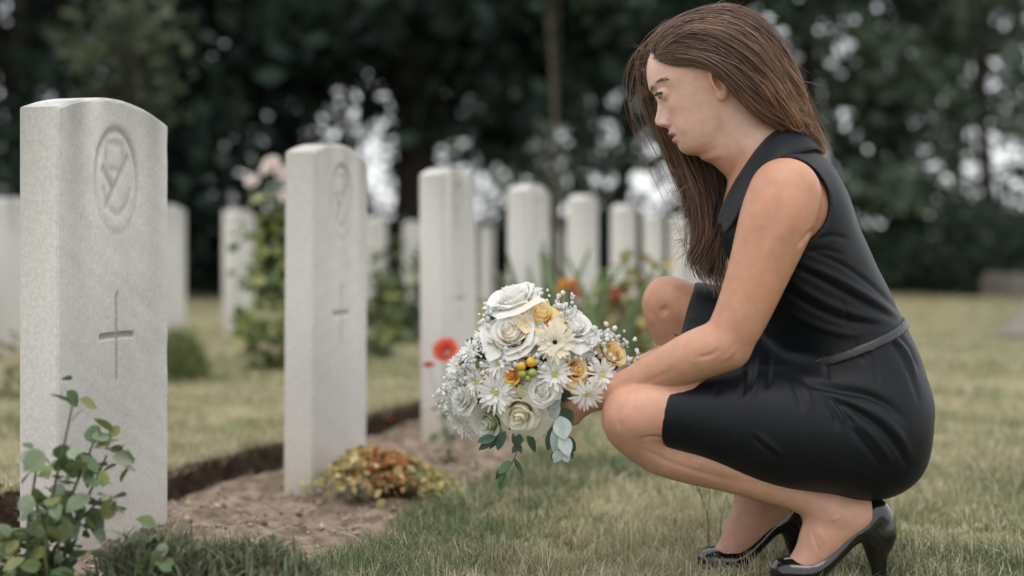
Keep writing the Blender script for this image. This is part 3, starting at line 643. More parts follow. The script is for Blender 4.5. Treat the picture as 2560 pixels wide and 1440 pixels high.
# ------------------------------------------------------------------ dress, collar, belt, shoes
def plane2(p, q, y=YC):
    """signed distance to the line p->q seen from the side, positive on its left (photo pixels, y down)"""
    a = W(p[0], p[1], y); b = W(q[0], q[1], y); t = unit(b - a); n = np.array([t[2], 0, -t[0]])
    return lambda x, z: (x - a[0]) * n[0] + (z - a[2]) * n[2]
def build_dress():
    lo = np.array([W(1640, 0, 2.2)[0] - .02, 2.20, .08]); hi = np.array([W(2345, 0, 2.45)[0] + .03, 2.70, .80])
    g = Grid(lo, hi, .003)
    g.torso([(W(1942, 425, YC), .056, .085), (W(1955, 485, YC), .084, .126), (W(1963, 560, YC), .096, .146), (W(2008, 670, YC), .096, .134), (W(2063, 770, YC), .092, .122), (W(2098, 838, YC), .089, .118), (W(2128, 930, YC), .101, .142), (W(2148, 1030, YC), .104, .158)], .03, 46)
    for sd in (-1, 1): g.cone(W(1926, 394, YC + .04 * sd), W(1958, 466, YC + .130 * sd), .036, .042, .05)
    x, y, z = g.pts(g.box(lo, hi)); x = x[:g.n[0]]; 
    # armholes
    for sd in (-1, 1):
        c = W(1964, 503, 2.30); 
        def cut(x, y, z, sd=sd):
            r = np.sqrt(((x - c[0]) / .073) ** 2 + ((z - c[2]) / .0705) ** 2) - 1
            return np.maximum(r * .071, (YC - .098 - .02 * np.clip(r + 1, 0, 1)) - (YC + (y - YC) * -sd) if False else (.100 - sd * (y - YC)))
        g.put(c - [.12, .3, .12], c + [.12, .5, .12], cut, .004, 's')
    pl = plane2((2060, 382), (1812, 575))
    g.put(lo, hi, lambda x, y, z: pl(x, z) + 0 * y, .004, 'i') if False else None
    top = g.F.copy()
    # seat and lap
    for sd in (-1, 1): g.ell(W(2170, 1082, YC + .080 * sd), (.096, .096, .098), None, .05); g.ell(W(2196, 1136, YC + .06 * sd), (.064, .088, .058), None, .05)
    near = [(W(2130, 1085, 2.365), .098), (W(1980, 1066, 2.352), .095), (W(1860, 1050, 2.342), .082), (W(1750, 1040, 2.333), .066), (W(1660, 1032, 2.326), .0545), (W(1610, 1034, 2.322), .052)]
    far = [(W(2120, 960, 2.535), .098), (W(1980, 895, 2.550), .090), (W(1860, 838, 2.562), .077), (W(1770, 800, 2.572), .064), (W(1700, 778, 2.58), .0555), (W(1650, 762, 2.58), .054)]
    q = g.sub(); q.chain(near, .004, 26)
    q.ell(W(1960, 1095, 2.350), (.16, .075, .075), rot_to([.12, 0, 1], [1, 0, -.24]), .03)
    p = g.sub(); p.chain(far, .004, 26); q.merge(p, .02)
    for t in (.2, .4, .6, .8):          # cloth stretched between the knees
        m = g.sub(); m.chain([(a[0] * (1 - t) + b[0] * t - np.array([0, 0, .012]), (a[1] * (1 - t) + b[1] * t) * .86) for a, b in zip(near, far)][:-1], .004, 18); q.merge(m, .02)
    # hem: straight cut across both thighs, slightly bowed
    a = W(1662, 1035, 2.326); b = W(1716, 778, 2.58)
    def hem(x, y, z):
        t = (y - a[1]) / (b[1] - a[1]); hx = a[0] + (b[0] - a[0]) * t; hz = a[2] + (b[2] - a[2]) * t
        return (x - hx) + (.02 + .18 * np.clip(t, 0, 1)) * (z - hz) * -1.0 + 1.6 * (z - hz) ** 2 * -1
    q.put(lo, hi, lambda x, y, z: -hem(x, y, z), .006, 'i', .0)
    q.F[q.F > .9] = 1
    torso_only = g.F.copy(); g.merge(q, .035)
    # neckline
    g.put(lo, hi, lambda x, y, z: pl(x, z) - .55 * np.clip(np.abs(y - YC) - .045, 0, 1), .004, 'i', 0)
    V, F = g.mesh(); V = relax(V, F, 4, .5)
    # belt follows the waist just outside the cloth
    bp = plane2((2268, 796), (2140, 846)); X, Y, Z = g.pts(tuple(slice(0, k) for k in g.n)); D = bp(X, Z) + 0 * Y
    bf = np.maximum(np.maximum(top - .0035, np.abs(D) - .0082), -(top + .003)); b_ = g.sub(); b_.F = bf.astype(np.float32)
    BV, BF = b_.mesh(); BV = relax(BV, BF, 3, .5)
    return V, F, BV, BF
dV, dF, beV, beF = build_dress()
FOLDS = [  # (photo polyline, width in photo px, height in mm)
    ([(1960, 925), (2020, 955), (2090, 972), (2160, 985), (2220, 1012), (2262, 1050)], 13, -7.5), ([(2030, 975), (2110, 1000), (2190, 1035), (2240, 1080), (2275, 1140)], 14, 5),
    ([(2050, 985), (2130, 1022), (2200, 1070), (2240, 1115), (2266, 1165)], 9, -4.5), ([(2062, 990), (2085, 1030), (2092, 1070)], 8, -4), ([(2078, 996), (2112, 1035), (2134, 1062)], 8, -4), ([(2070, 992), (2100, 1034), (2114, 1066)], 8, 3),
    ([(2110, 1050), (2160, 1110), (2205, 1170)], 10, -3), ([(2130, 1040), (2190, 1100), (2235, 1165)], 10, 3),
    ([(2213, 838), (2250, 878), (2280, 940), (2296, 1000)], 8, -4.5), ([(2225, 835), (2266, 880), (2292, 940)], 7, 3.5), ([(2160, 858), (2182, 908), (2196, 962)], 5, -2.6), ([(2238, 828), (2275, 868), (2296, 920)], 6, -3),
    ([(2140, 850), (2148, 880), (2160, 905)], 6, -3), ([(2065, 880), (2066, 925), (2070, 960)], 6, -2.5), ([(1879, 1089), (1915, 1122), (1947, 1148)], 8, -2.4), ([(1890, 1082), (1930, 1116), (1962, 1142)], 9, 2.2),
    ([(1990, 650), (2080, 690), (2160, 735), (2245, 790)], 12, 4.5), ([(1980, 665), (2070, 710), (2150, 752), (2238, 797)], 9, -4.5), ([(1960, 690), (2045, 745), (2130, 782), (2225, 805)], 12, 3.6), ([(1945, 715), (2030, 768), (2110, 800), (2200, 815)], 10, -3.6),
    ([(2020, 625), (2110, 665), (2190, 722), (2255, 785)], 8, -3.2), ([(1930, 745), (2010, 800), (2090, 830), (2160, 838)], 12, 3), ([(2105, 750), (2118, 790), (2130, 835)], 6, -3),
    ([(2040, 600), (2080, 590), (2125, 600)], 8, -2.2), ([(2010, 630), (2060, 625), (2110, 640)], 8, -2), ([(2062, 395), (2120, 470), (2172, 560), (2215, 650), (2248, 735)], 3.2, -1.4),
    ([(1872, 905), (1866, 950), (1850, 1000)], 8, -4), ([(1900, 895), (1893, 945), (1880, 990)], 9, 4), ([(1925, 890), (1920, 940), (1915, 975)], 8, -4), ([(1975, 935), (1995, 985), (2005, 1030)], 9, -3), ([(1990, 930), (2015, 975), (2030, 1020)], 9, 2.5),
    ([(1800, 960), (1790, 990)], 8, -2), ([(1745, 730), (1730, 800), (1715, 860)], 9, -2), ([(1765, 740), (1752, 790), (1742, 830)], 8, 2)]
dV = fold(dV, dF, FOLDS, .0012)
m_dress = mat('black_cloth', (.0032, .0047, .0066), (.0045, .0064, .0088), scale=40, rough=.50, bump=.25, bscale=1400, dist=.0004, sheen=.03, spec=.20)
dress = wobj('dress', dV, dF, m_dress)
m_belt = mat('black_belt', (.012, .013, .0145), rough=.42, spec=.5)
wobj('belt', beV, beF, m_belt, parent=dress)
def collar():
    inn = [(2002, 320, 2.452), (1968, 316, 2.405), (1928, 333, 2.380), (1892, 370, 2.368), (1858, 418, 2.376), (1826, 470, 2.390), (1800, 528, 2.415), (1793, 562, 2.422)]
    out = [(2064, 384, 2.452), (2040, 372, 2.365), (1994, 384, 2.322), (1944, 405, 2.310), (1888, 460, 2.306), (1850, 528, 2.322), (1820, 576, 2.356), (1806, 582, 2.376)]
    A = catmull([W(*p) for p in inn], 30); B = catmull([W(*p) for p in out], 30); m = 9; rows = []
    for a, b in zip(A, B):
        t = np.linspace(0, 1, m)[:, None]; mid = np.array([.004, -.013, .011]); rows.append(a * (1 - t) + b * t + mid * 4 * t * (1 - t) * .55)
    R = np.array(rows); Mr = R[::-1].copy(); Mr[:, :, 1] = 2 * YC + .004 - Mr[:, :, 1]; R = np.concatenate([Mr[:-1], R]); n = len(R)
    V = R.reshape(-1, 3); i = np.arange(n - 1)[:, None] * m + np.arange(m - 1)[None]; F = np.stack([i, i + 1, i + m + 1, i + m], -1).reshape(-1, 4)
    N = vert_normals(V, F); C = W(1900, 430, YC); s = np.sign(np.sum(N * (V - C), 1).mean()); N = N * s
    if s < 0: F = F[:, ::-1]
    V2 = V - N * .0028; k = len(V); loop = np.concatenate([np.arange(m), np.arange(1, n) * m + m - 1, (n - 1) * m + np.arange(m - 2, -1, -1), np.arange(n - 2, 0, -1) * m]); l2 = np.roll(loop, -1)
    Fs = np.stack([loop, l2, l2 + k, loop + k], 1)
    return np.concatenate([V, V2]), np.concatenate([F, F[:, ::-1] + k, Fs])
cV, cF = collar()
m_collar = mat('black_collar', (.0062, .0082, .0110), (.0082, .0105, .0138), scale=40, rough=.58, bump=.2, bscale=1400, dist=.0004, sheen=.04, spec=.2)
wobj('collar', cV, cF, m_collar, parent=dress)
# light binding that shows along the back of the armhole
mb = MB(); th = np.linspace(-.62, .60, 20); c = W(1964, 503, 2.30)
P = np.stack([c[0] + .0722 * np.cos(th), np.interp(th, [-.62, 0, .6], [2.334, 2.338, 2.350]), c[2] + .0700 * np.sin(th)], -1)
def shoe_poly():
    pl = [(1922, 1428), (1932, 1406), (1962, 1394), (2000, 1394), (2035, 1390), (2075, 1362), (2120, 1312), (2162, 1262), (2186, 1246), (2214, 1258), (2234, 1294), (2236, 1330), (2222, 1366), (2190, 1372), (2150, 1352), (2110, 1385), (2070, 1425), (2030, 1450), (1980, 1457), (1940, 1452), (1924, 1442)]
    pl = catmull(np.array(pl + pl[:1], float), 90)[:-1]
    return np.array([W(x, y, 2.352)[[0, 2]] for x, y in pl])
def build_shoe():
    Pn = shoe_poly(); yc = 2.352
    lo = np.array([Pn[:, 0].min() - .02, yc - .055, -.01]); hi = np.array([Pn[:, 0].max() + .02, yc + .055, Pn[:, 1].max() + .02]); g = Grid(lo, hi, .0018)
    x, y, z = g.pts(tuple(slice(0, k) for k in g.n)); qx = x[:, :, :] + 0 * z; qz = z + 0 * x; d2 = np.full(qx.shape, 1e9); s = np.ones(qx.shape)
    n = len(Pn)
    for i in range(n):
        a = Pn[i]; b = Pn[i - 1]; e = b - a; wx, wz = qx - a[0], qz - a[1]; t = np.clip((wx * e[0] + wz * e[1]) / (e @ e), 0, 1)
        d2 = np.minimum(d2, (wx - t * e[0]) ** 2 + (wz - t * e[1]) ** 2)
        c1, c2, c3 = qz >= a[1], qz < b[1], e[0] * wz > e[1] * wx; f = (c1 & c2 & c3) | (~c1 & ~c2 & ~c3); s = np.where(f, -s, s)
    D = s * np.sqrt(d2); X0, X1 = Pn[:, 0].min(), Pn[:, 0].max(); t = (x - X0) / (X1 - X0)
    hw = np.interp(t, [0, .06, .15, .3, .45, .65, .85, 1], [.012, .024, .032, .0365, .034, .0295, .030, .022])
    F = smax(D, np.abs(y - yc) - hw, .030) - .0015
    h_ = g.sub(); Q = [(2196, 1338, .0265), (2192, 1372, .0195), (2196, 1415, .0128), (2199, 1462, .0112)]
    h_.chain([(W(px, py, yc), r) for px, py, r in Q], .003); F = smin(F, h_.F, .012)
    F = np.maximum(F, .006 - z)
    g.F = F.astype(np.float32); V, Q = g.mesh(); return relax(V, Q, 2, .5), Q
m_patent = mat('black_patent', (.006, .006, .007), rough=.16, spec=.45, coat=.5)
sV, sF = build_shoe()
obj('shoe', mesh_np('shoe', sV - WL, sF, smooth=True), m_patent, woman)
s2 = obj('shoe', bpy.data.objects['shoe'].data, None, woman); s2.location = tuple(FAR)
# ------------------------------------------------------------------ face details
m_eye = mat('eye', (.45, .41, .39), rough=.12, spec=.6); m_iris = mat('iris', (.05, .03, .018), rough=.15); m_lash = mat('lash', (.012, .008, .007), rough=.6)
m_gold = mat('earring_gold', (.65, .45, .2), rough=.25); m_gold.node_tree.nodes['Principled BSDF'].inputs['Metallic'].default_value = 1
def uv_sphere(c, r, n=16, m=10, sc=(1, 1, 1)):
    a = np.linspace(0, 2 * math.pi, n, endpoint=False); b = np.linspace(0, math.pi, m); V = [[math.sin(q) * math.cos(p) * sc[0], math.sin(q) * math.sin(p) * sc[1], math.cos(q) * sc[2]] for q in b for p in a]
    F = [[i * n + j, (i + 1) * n + j, (i + 1) * n + (j + 1) % n, i * n + (j + 1) % n] for i in range(m - 1) for j in range(n)]
    return np.array(V) * r + np.asarray(c), F
import mathutils
def wmesh(mb, name, m, parent, smooth=True):
    me = mb.mesh(name, smooth); me.transform(mathutils.Matrix.Translation(-WL)); return obj(name, me, m, parent)
for sd in (-1, 1):
    e = EYE[0 if sd < 0 else 1]; rng = np.random.default_rng(3)
    sph = lambda a, b, r, e=e, sd=sd: e + r * (HF * math.cos(a) * math.cos(b) + HY * sd * math.sin(b) + HU * math.sin(a) * math.cos(b))
    up = lambda b: .10 + .20 * (1 - (b / 1.2) ** 2) - .12; lw = lambda b: -.06 - .52 * max(0, 1 - (b / 1.2) ** 2)
    bs = np.linspace(-.95, 1.18, 18); mb = MB(); n = 8
    V = [sph(up(b) * (1 - t) + lw(b) * t, b, .01395) for b in bs for t in np.linspace(0, 1, n)]; mb.add(V, [[i * n + j, i * n + j + 1, (i + 1) * n + j + 1, (i + 1) * n + j] for i in range(17) for j in range(n - 1)])
    o = wmesh(mb, 'eye', m_eye, woman)
    mb = MB(); V = [sph(-.20, .12, .01425)]; V += [sph(np.clip(-.20 + .34 * math.sin(q), lw(.12) + .02, up(.12) - .0), .18 + .46 * math.cos(q), .01415) for q in np.linspace(0, 2 * math.pi, 20, endpoint=False)]
    mb.add(V, [[0, 1 + k, 1 + (k + 1) % 20] for k in range(20)]); wmesh(mb, 'iris', m_iris, o)
    mb = MB(); tube(mb, [sph(up(b) + .02, b, .0142) for b in bs], np.interp(bs, [-.95, 0, .9, 1.18], [.0008, .0015, .0018, .0010]), 5); tube(mb, [sph(lw(b) - .02, b, .0140) for b in bs], .00035, 4)
    for k in range(60):
        b = -.8 + 1.85 * k / 59; base = sph(up(b) + .02, b, .0142); L = .0042 + .0022 * rng.random() + .0012 * max(0, b); dr = unit(HF * math.cos(b) + HY * math.sin(b) * sd - HU * .55 + rng.normal(size=3) * .08)
        tube(mb, catmull([base, base + dr * L * .5, base + dr * L + HU * .0016], 4), np.linspace(.0006, .00025, 4), 4)
    wmesh(mb, 'eyelashes', m_lash, o)
    mb = MB()
    for k in range(120):
        t = rng.random(); yy = 10 + 40 * t; u0 = 16 + 7.5 * math.sin(t * 2.3) + rng.normal() * 1.5; 
        f0 = 98.8 - (yy / 70.) ** 2.3 * 50; p = HP(f0, u0, yy * sd); dr = unit(HY * sd * (.55 + .4 * t) - HF * (.2 + .5 * t) + HU * (.35 - .6 * t) + rng.normal(size=3) * .1)
        tube(mb, [p, p + dr * .005, p + dr * .0095 - HF * .0006], np.array([.00040, .00038, .0002]), 4)
    wmesh(mb, 'eyebrow', mat('brow_hair', (.15, .09, .062), rough=.6), woman, False)
    mb = MB(); mb.add(*uv_sphere(HP(-4, -36, 74 * sd), .0022, 10, 7)); wmesh(mb, 'earring', m_gold, woman)
# ------------------------------------------------------------------ hair: a soft mass close to the skull plus thousands of strands
def build_hair_mass():
    lo = np.array([W(1570, 0, YC)[0], 2.32, W(0, 420, YC)[2]]); hi = np.array([W(2080, 0, YC)[0], 2.58, W(0, -10, YC)[2]]); g = Grid(lo, hi, .003)
    R = np.stack([HF, HY, HU], 1)
    g.ell(HP(-10, 27, 0), (.0970, .0770, .0830), R, .0)
    for p, r in [((1850, 150), (.075, .075, .075)), ((1905, 210), (.060, .070, .060)), ((1950, 265), (.040, .060, .042)), ((1985, 305), (.024, .048, .030)), ((2015, 340), (.013, .036, .022))]:
        g.ell(W(*p, YC), r, rot_to([.5, 0, -.8], [0, 1, 0])[:, [1, 0, 2]] if False else None, .03)
    c = W(1686, 322, YC)
    g.put(lo, hi, lambda x, y, z: np.sqrt((x - c[0]) ** 2 + (z - c[2]) ** 2) + 0 * y - .1290, .006, 's', 0)
    c2 = W(1880, 395, YC)
    g.put(lo, hi, lambda x, y, z: np.sqrt(((x - c2[0]) / 1.25) ** 2 + (z - c2[2]) ** 2) + 0 * y - .064, .006, 's', 0)
    V, F = g.mesh(); return relax(V, F, 2, .5), F
hV, hF = build_hair_mass()
m_hair_mass = mat('hair_mass', (.016, .009, .007), (.030, .018, .013), scale=90, rough=.7, bump=.6, bscale=300, dist=.002, spec=.2)
hair = wobj('hair', hV, hF, m_hair_mass)
def strands(guides, n, rng, root=0.0, wave=0.0, wid=.0006, thick=.010, frizz=.002, ncl=60, seg=18, c0=(.060, .034, .024), c1=(.160, .090, .058), clump=.7, lenvar=.12, taper=.35):
    """guides: list of world curves ordered across a sheet; returns ribbons interpolated between them, gathered in locks"""
    G = np.array([catmull(g, seg) for g in guides]); m = len(G); V = []; F = []; Cc = []
    cl = rng.uniform(0, m - 1, ncl); cl.sort(); coff = rng.normal(size=(ncl, 3)) * thick; cph = rng.uniform(0, 6.28, ncl); ctone = rng.uniform(.42, 1.65, ncl)
    t = np.linspace(0, 1, seg); base = 0
    for i in range(n):
        k = rng.integers(0, ncl); a0 = rng.uniform(0, m - 1) if rng.random() < .25 else np.clip(cl[k] + rng.normal() * .22, 0, m - 1)
        w = clump * t ** .8; a = np.clip(a0 * (1 - w) + cl[k] * w, 0, m - 1.0001); j = a.astype(int); u = (a - j)[:, None]
        P = G[j, np.arange(seg)] * (1 - u) + G[np.minimum(j + 1, m - 1), np.arange(seg)] * u
        P = P + coff[k] * np.sin(t * 2.6 + .3)[:, None] + rng.normal(size=3) * thick * .45 * (t ** .5)[:, None]
        ph = rng.uniform(0, 6.28, 3); fq = rng.uniform(3, 8, 3); P = P + frizz * (t[:, None] ** .8) * np.sin(t[:, None] * fq + ph + cph[k])
        if rng.random() < .10: P = P + (t[:, None] ** 2) * rng.normal(size=3) * .012
        P = P + wave * (t[:, None] ** 1.5) * np.sin(t[:, None] * 11 + cph[k] + np.array([0, 1.5, 3.]))
        L = 1 - lenvar * rng.random() * 2; r0 = root * rng.random() ** 2; tt = r0 + (t * L) * (1 - r0); P = np.stack([np.interp(tt, t, P[:, q]) for q in range(3)], 1)
        T = np.gradient(P, axis=0); s = np.cross(T, rng.normal(size=3)); s /= np.linalg.norm(s, axis=1)[:, None] + 1e-9; s2 = np.cross(T, s); s2 /= np.linalg.norm(s2, axis=1)[:, None] + 1e-9
        r = wid * rng.uniform(.6, 1.5) * (1 - (1 - taper) * t ** 2.5)[:, None]
        ring = np.stack([P + s * r, P - s * r * .5 + s2 * r * .87, P - s * r * .5 - s2 * r * .87], 1).reshape(-1, 3); V.append(ring)
        q = np.arange(seg - 1)[:, None] * 3; f = [np.stack([q + e, q + (e + 1) % 3, q + 3 + (e + 1) % 3, q + 3 + e], -1).reshape(-1, 4) for e in range(3)]; F.append(np.concatenate(f) + base); base += len(ring)
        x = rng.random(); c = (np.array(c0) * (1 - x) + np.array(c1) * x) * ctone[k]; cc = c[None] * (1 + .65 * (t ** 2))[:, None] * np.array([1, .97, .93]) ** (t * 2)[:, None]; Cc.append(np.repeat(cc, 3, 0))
    return np.concatenate(V), np.concatenate(F), np.clip(np.concatenate(Cc), 0, .6)
m_hair = mat('brown_hair', (1, 1, 1), attr=True, rough=.36, spec=.55)
def guide(pts, ys, sd=0):
    if sd == 0: return [W(p[0], p[1], y) for p, y in zip(pts, ys)]
    return [W(p[0], p[1], YC) * [1, 0, 1] + [0, YC + sd * (YC - y), 0] for p, y in zip(pts, ys)]
side = [   # near side, lowest lock over the ear first, parting last
    ([(1650, 146), (1688, 150), (1735, 146), (1785, 152), (1838, 198), (1880, 256), (1934, 304), (1985, 325)], [2.392, 2.380, 2.366, 2.358, 2.360, 2.366, 2.378, 2.40]),
    ([(1642, 128), (1690, 122), (1752, 138), (1815, 180), (1866, 232), (1915, 275), (1968, 303), (2010, 335)], [2.400, 2.376, 2.360, 2.353, 2.354, 2.362, 2.376, 2.40]),
    ([(1640, 112), (1700, 84), (1780, 98), (1850, 140), (1908, 195), (1952, 250), (1992, 296), (2030, 350)], [2.405, 2.378, 2.362, 2.356, 2.356, 2.366, 2.382, 2.40]),
    ([(1650, 98), (1720, 62), (1800, 66), (1872, 104), (1928, 164), (1966, 230), (2000, 292), (2040, 362)], [2.410, 2.390, 2.376, 2.370, 2.372, 2.380, 2.394, 2.41]),
    ([(1662, 86), (1735, 46), (1812, 40), (1886, 76), (1942, 140), (1978, 212), (2006, 288), (2046, 378)], [2.420, 2.406, 2.398, 2.396, 2.400, 2.408, 2.416, 2.425]),
    ([(1675, 74), (1745, 36), (1816, 28), (1890, 60), (1950, 124), (1986, 198), (2012, 280), (2054, 388)], [2.435, 2.432, 2.432, 2.434, 2.438, 2.440, 2.444, 2.448])]
rngh = np.random.default_rng(12); parts = []
GN = [guide(*s) for s in side]; GF = [guide(*s, sd=1) for s in side]
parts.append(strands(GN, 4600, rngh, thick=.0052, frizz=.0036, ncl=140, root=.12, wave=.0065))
parts.append(strands(GN, 500, rngh, wid=.0005, thick=.006, frizz=.004, ncl=80, c0=(.11, .06, .04), c1=(.22, .13, .085), root=.3, wave=.004))
parts.append(strands(GF, 1800, rngh, wid=.0009, thick=.0045, frizz=.0022, ncl=70))
# hair combed up and back from the forehead
fr = [([(1646, 146), (1660, 116), (1702, 90), (1772, 78), (1850, 104), (1915, 160)], [2.396, 2.386, 2.372, 2.364, 2.362, 2.366]), ([(1632, 132), (1648, 100), (1696, 68), (1766, 52), (1850, 66), (1925, 130)], [2.412, 2.402, 2.390, 2.382, 2.382, 2.386]), ([(1622, 122), (1644, 86), (1696, 50), (1768, 33), (1850, 42), (1930, 100)], [2.440, 2.432, 2.424, 2.420, 2.420, 2.424]), ([(1618, 122), (1642, 82), (1698, 46), (1770, 30), (1850, 38), (1930, 96)], [2.468, 2.464, 2.460, 2.456, 2.456, 2.456])]
parts.append(strands([guide(*s) for s in fr], 1500, rngh, thick=.003, frizz=.002, ncl=70, root=.03, lenvar=.2))
# bulk at the back of the neck, lighter towards the ends
bk = [([(1900, 110), (1960, 170), (1998, 232), (2010, 280), (2030, 330), (2062, 400)], [2.40, 2.395, 2.40, 2.41, 2.42, 2.44]), ([(1880, 130), (1930, 200), (1962, 250), (1985, 290), (2012, 320), (2048, 372)], [2.365, 2.362, 2.37, 2.38, 2.395, 2.41]),
      ([(1850, 160), (1900, 230), (1930, 270), (1955, 296), (1978, 310), (2010, 330)], [2.36, 2.36, 2.368, 2.378, 2.39, 2.405])]
parts.append(strands([guide(*s) for s in bk], 900, rngh, thick=.010, frizz=.006, ncl=60, c0=(.11, .06, .038), c1=(.26, .145, .085), lenvar=.25, wave=.012))
parts.append(strands([guide(*s, sd=1) for s in bk], 500, rngh, thick=.010, frizz=.006, ncl=40))
# fringe sweeping off the far temple, then the long far-side fall in front of the far shoulder
fall = [([(1720, 40), (1656, 84), (1620, 132), (1612, 190), (1626, 255), (1654, 320), (1682, 400), (1716, 480), (1738, 570), (1733, 640), (1742, 690)], [2.45, 2.46, 2.475, 2.49, 2.50, 2.505, 2.505, 2.505, 2.50, 2.49, 2.485]),
        ([(1725, 42), (1660, 90), (1625, 140), (1622, 210), (1642, 290), (1690, 380), (1725, 450), (1752, 530), (1762, 610), (1762, 670), (1772, 712)], [2.46, 2.475, 2.49, 2.50, 2.51, 2.515, 2.515, 2.51, 2.50, 2.49, 2.485]),
        ([(1745, 40), (1690, 100), (1665, 160), (1680, 240), (1720, 330), (1762, 410), (1790, 480), (1790, 550), (1782, 620), (1782, 680), (1790, 722)], [2.47, 2.49, 2.505, 2.52, 2.525, 2.525, 2.52, 2.51, 2.50, 2.49, 2.485]),
        ([(1770, 42), (1740, 120), (1735, 200), (1760, 290), (1800, 370), (1835, 430), (1838, 490), (1818, 560), (1800, 620), (1796, 670), (1800, 705)], [2.48, 2.51, 2.53, 2.535, 2.535, 2.53, 2.525, 2.515, 2.505, 2.495, 2.49])]
parts.append(strands([guide(*s) for s in fall], 1600, rngh, wid=.0007, thick=.007, frizz=.007, ncl=34, seg=26, lenvar=.14, clump=1.0, wave=.016))
parts.append(strands([guide(*s) for s in fall[:2]], 260, rngh, wid=.0005, thick=.012, frizz=.010, ncl=40, seg=24, lenvar=.35, c0=(.11, .06, .04), c1=(.20, .115, .07)))
# fine short hairs softening the hairline at forehead and temple
bb = []
for i in range(150):
    q = rngh.random(); p = catmull(np.array([(1634, 140), (1652, 152), (1690, 160), (1738, 164), (1772, 176)], float), 60)[int(q * 59)]; yb = np.interp(q, [0, .25, .5, .75, 1], [2.415, 2.396, 2.382, 2.374, 2.368]); dx = rngh.uniform(14, 42)
    P = np.array([W(p[0] - rngh.uniform(0, 8), p[1] + rngh.uniform(-4, 7), yb), W(p[0] + dx * .5, p[1] - dx * .05 + rngh.normal() * 3, yb - .006), W(p[0] + dx, p[1] - dx * .02 + rngh.normal() * 5, yb - .008)]); bb.append(P)
for P in bb: parts.append(strands([P, P + 1e-4], 1, rngh, wid=.00024, thick=.0002, frizz=.0006, ncl=1, seg=6, c0=(.10, .06, .04), c1=(.18, .11, .075)))
# flyaways
def flyaways(n, rng):
    out = []
    for i in range(n):
        k = rng.random()
        if k < .55:
            a = rng.uniform(0, 1); p = catmull(np.array([(1640, 110), (1700, 50), (1790, 14), (1880, 30), (1950, 110), (2000, 200), (2020, 300), (2060, 400)], float), 100)[int(a * 99)]; d = np.array([1, 1.0]) * rng.uniform(.2, 1) + rng.normal(size=2) * .8
        elif k < .66: p = np.array([1612 + rng.uniform(-4, 16), rng.uniform(120, 240)]); d = np.array([-1.0, rng.uniform(-.9, .9)])
        else: p = np.array([rng.uniform(1690, 1740), rng.uniform(420, 640)]); d = np.array([-1.0, rng.uniform(-.2, 1.0)])
        L = rng.uniform(15, 48); q1 = p + d * L * .5 + rng.normal(size=2) * 5; q2 = p + d * L + np.array([0, rng.uniform(-6, 14)]); y = 2.45 + rng.normal() * .02
        out.append(np.array([W(*p, y), W(*q1, y + rng.normal() * .01), W(*q2, y + rng.normal() * .015)]))
    return out
V = []; F = []; Cc = []; base = 0
for P in flyaways(230, rngh):
    q = strands([P, P + 1e-4], 1, rngh, wid=.00032, thick=.0002, frizz=.0004, ncl=1, seg=8, c0=(.12, .07, .05), c1=(.22, .14, .09)); parts.append(q)
for v, f, c in parts: V.append(v); F.append(f + base); Cc.append(c); base += len(v)
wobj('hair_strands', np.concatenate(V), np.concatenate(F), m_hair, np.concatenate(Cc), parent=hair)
# ------------------------------------------------------------------ the bouquet
m_petal = mat('petals', (1, 1, 1), attr=True, rough=.55, trans=.5, spec=.15)
m_disc = mat('flower_discs', (1, 1, 1), attr=True, rough=.8, spec=.2)
m_green = mat('bouquet_leaves', (.9, .9, .9), (1.1, 1.1, 1.1), scale=60, attr=True, rough=.45, trans=.12, spec=.4)
bouquet = thing('bouquet', 'large domed bouquet of white and yellow roses, daisies and baby\'s breath held in hands', 'bouquet', tuple(W(1425, 1035, 2.43)))
BL = np.array(bouquet.location); BCEN = W(1365, 965, 2.515); rb = np.random.default_rng(33)
def dome(px, py, dy=0): 
    u = (px - 1335) / 262.; v = (py - 912) / 215.; return W(px, py, 2.465 - .135 * math.sqrt(max(0.02, 1 - u * u - v * v)) + dy)
def frame(pos, tilt=(0, 0, 0)):
    z = unit(unit(pos - BCEN) + np.asarray(tilt)); return rot_to(z, rb.normal(size=3))
def strip_mesh(name, rows, cols):
    R = np.array(rows); n, m = R.shape[:2]; i = np.arange(n - 1)[:, None] * m + np.arange(m - 1)[None]
    return mesh_np(name, R.reshape(-1, 3), np.stack([i, i + 1, i + m + 1, i + m], -1).reshape(-1, 4), np.asarray(cols).reshape(-1, 3), smooth=True)
def petal_rows(a0, ha, r0, r1, h, z0, curl, rng, ci, co, nu=9, nv=8):
    u = np.linspace(-1, 1, nu); rows = []; cols = []; ru = rng.normal(size=3) * .12
    for v in np.linspace(0, 1, nv):
        wd = ha * (.55 + .45 * math.sin(min(1, v * 1.25) * math.pi / 2)) * (1 if v < .8 else math.sqrt(max(.12, 1 - ((v - .8) / .235) ** 2 * .55)))
        a = a0 + u * wd; bow = r0 + (r1 - r0) * (v ** .65); r = bow * (1 - .06 * u ** 2) + curl * r1 * max(0, v - .68) ** 1.5 * 3.2 * (1 + .25 * u ** 2 + ru[0] * np.sin(3 * u + ru[1] * 40))
        z = z0 + h * (v - .10 * u ** 2 * v) - curl * h * max(0, v - .68) ** 1.7 * 1.9 + h * .055 * np.sin(u * 4.2 + ru[2] * 40) * v * v
        rows.append(np.stack([r * np.cos(a), r * np.sin(a), z], -1)); cols.append(np.repeat((np.asarray(ci) * (1 - v) + np.asarray(co) * v)[None], nu, 0))
    return np.array(rows), np.array(cols)
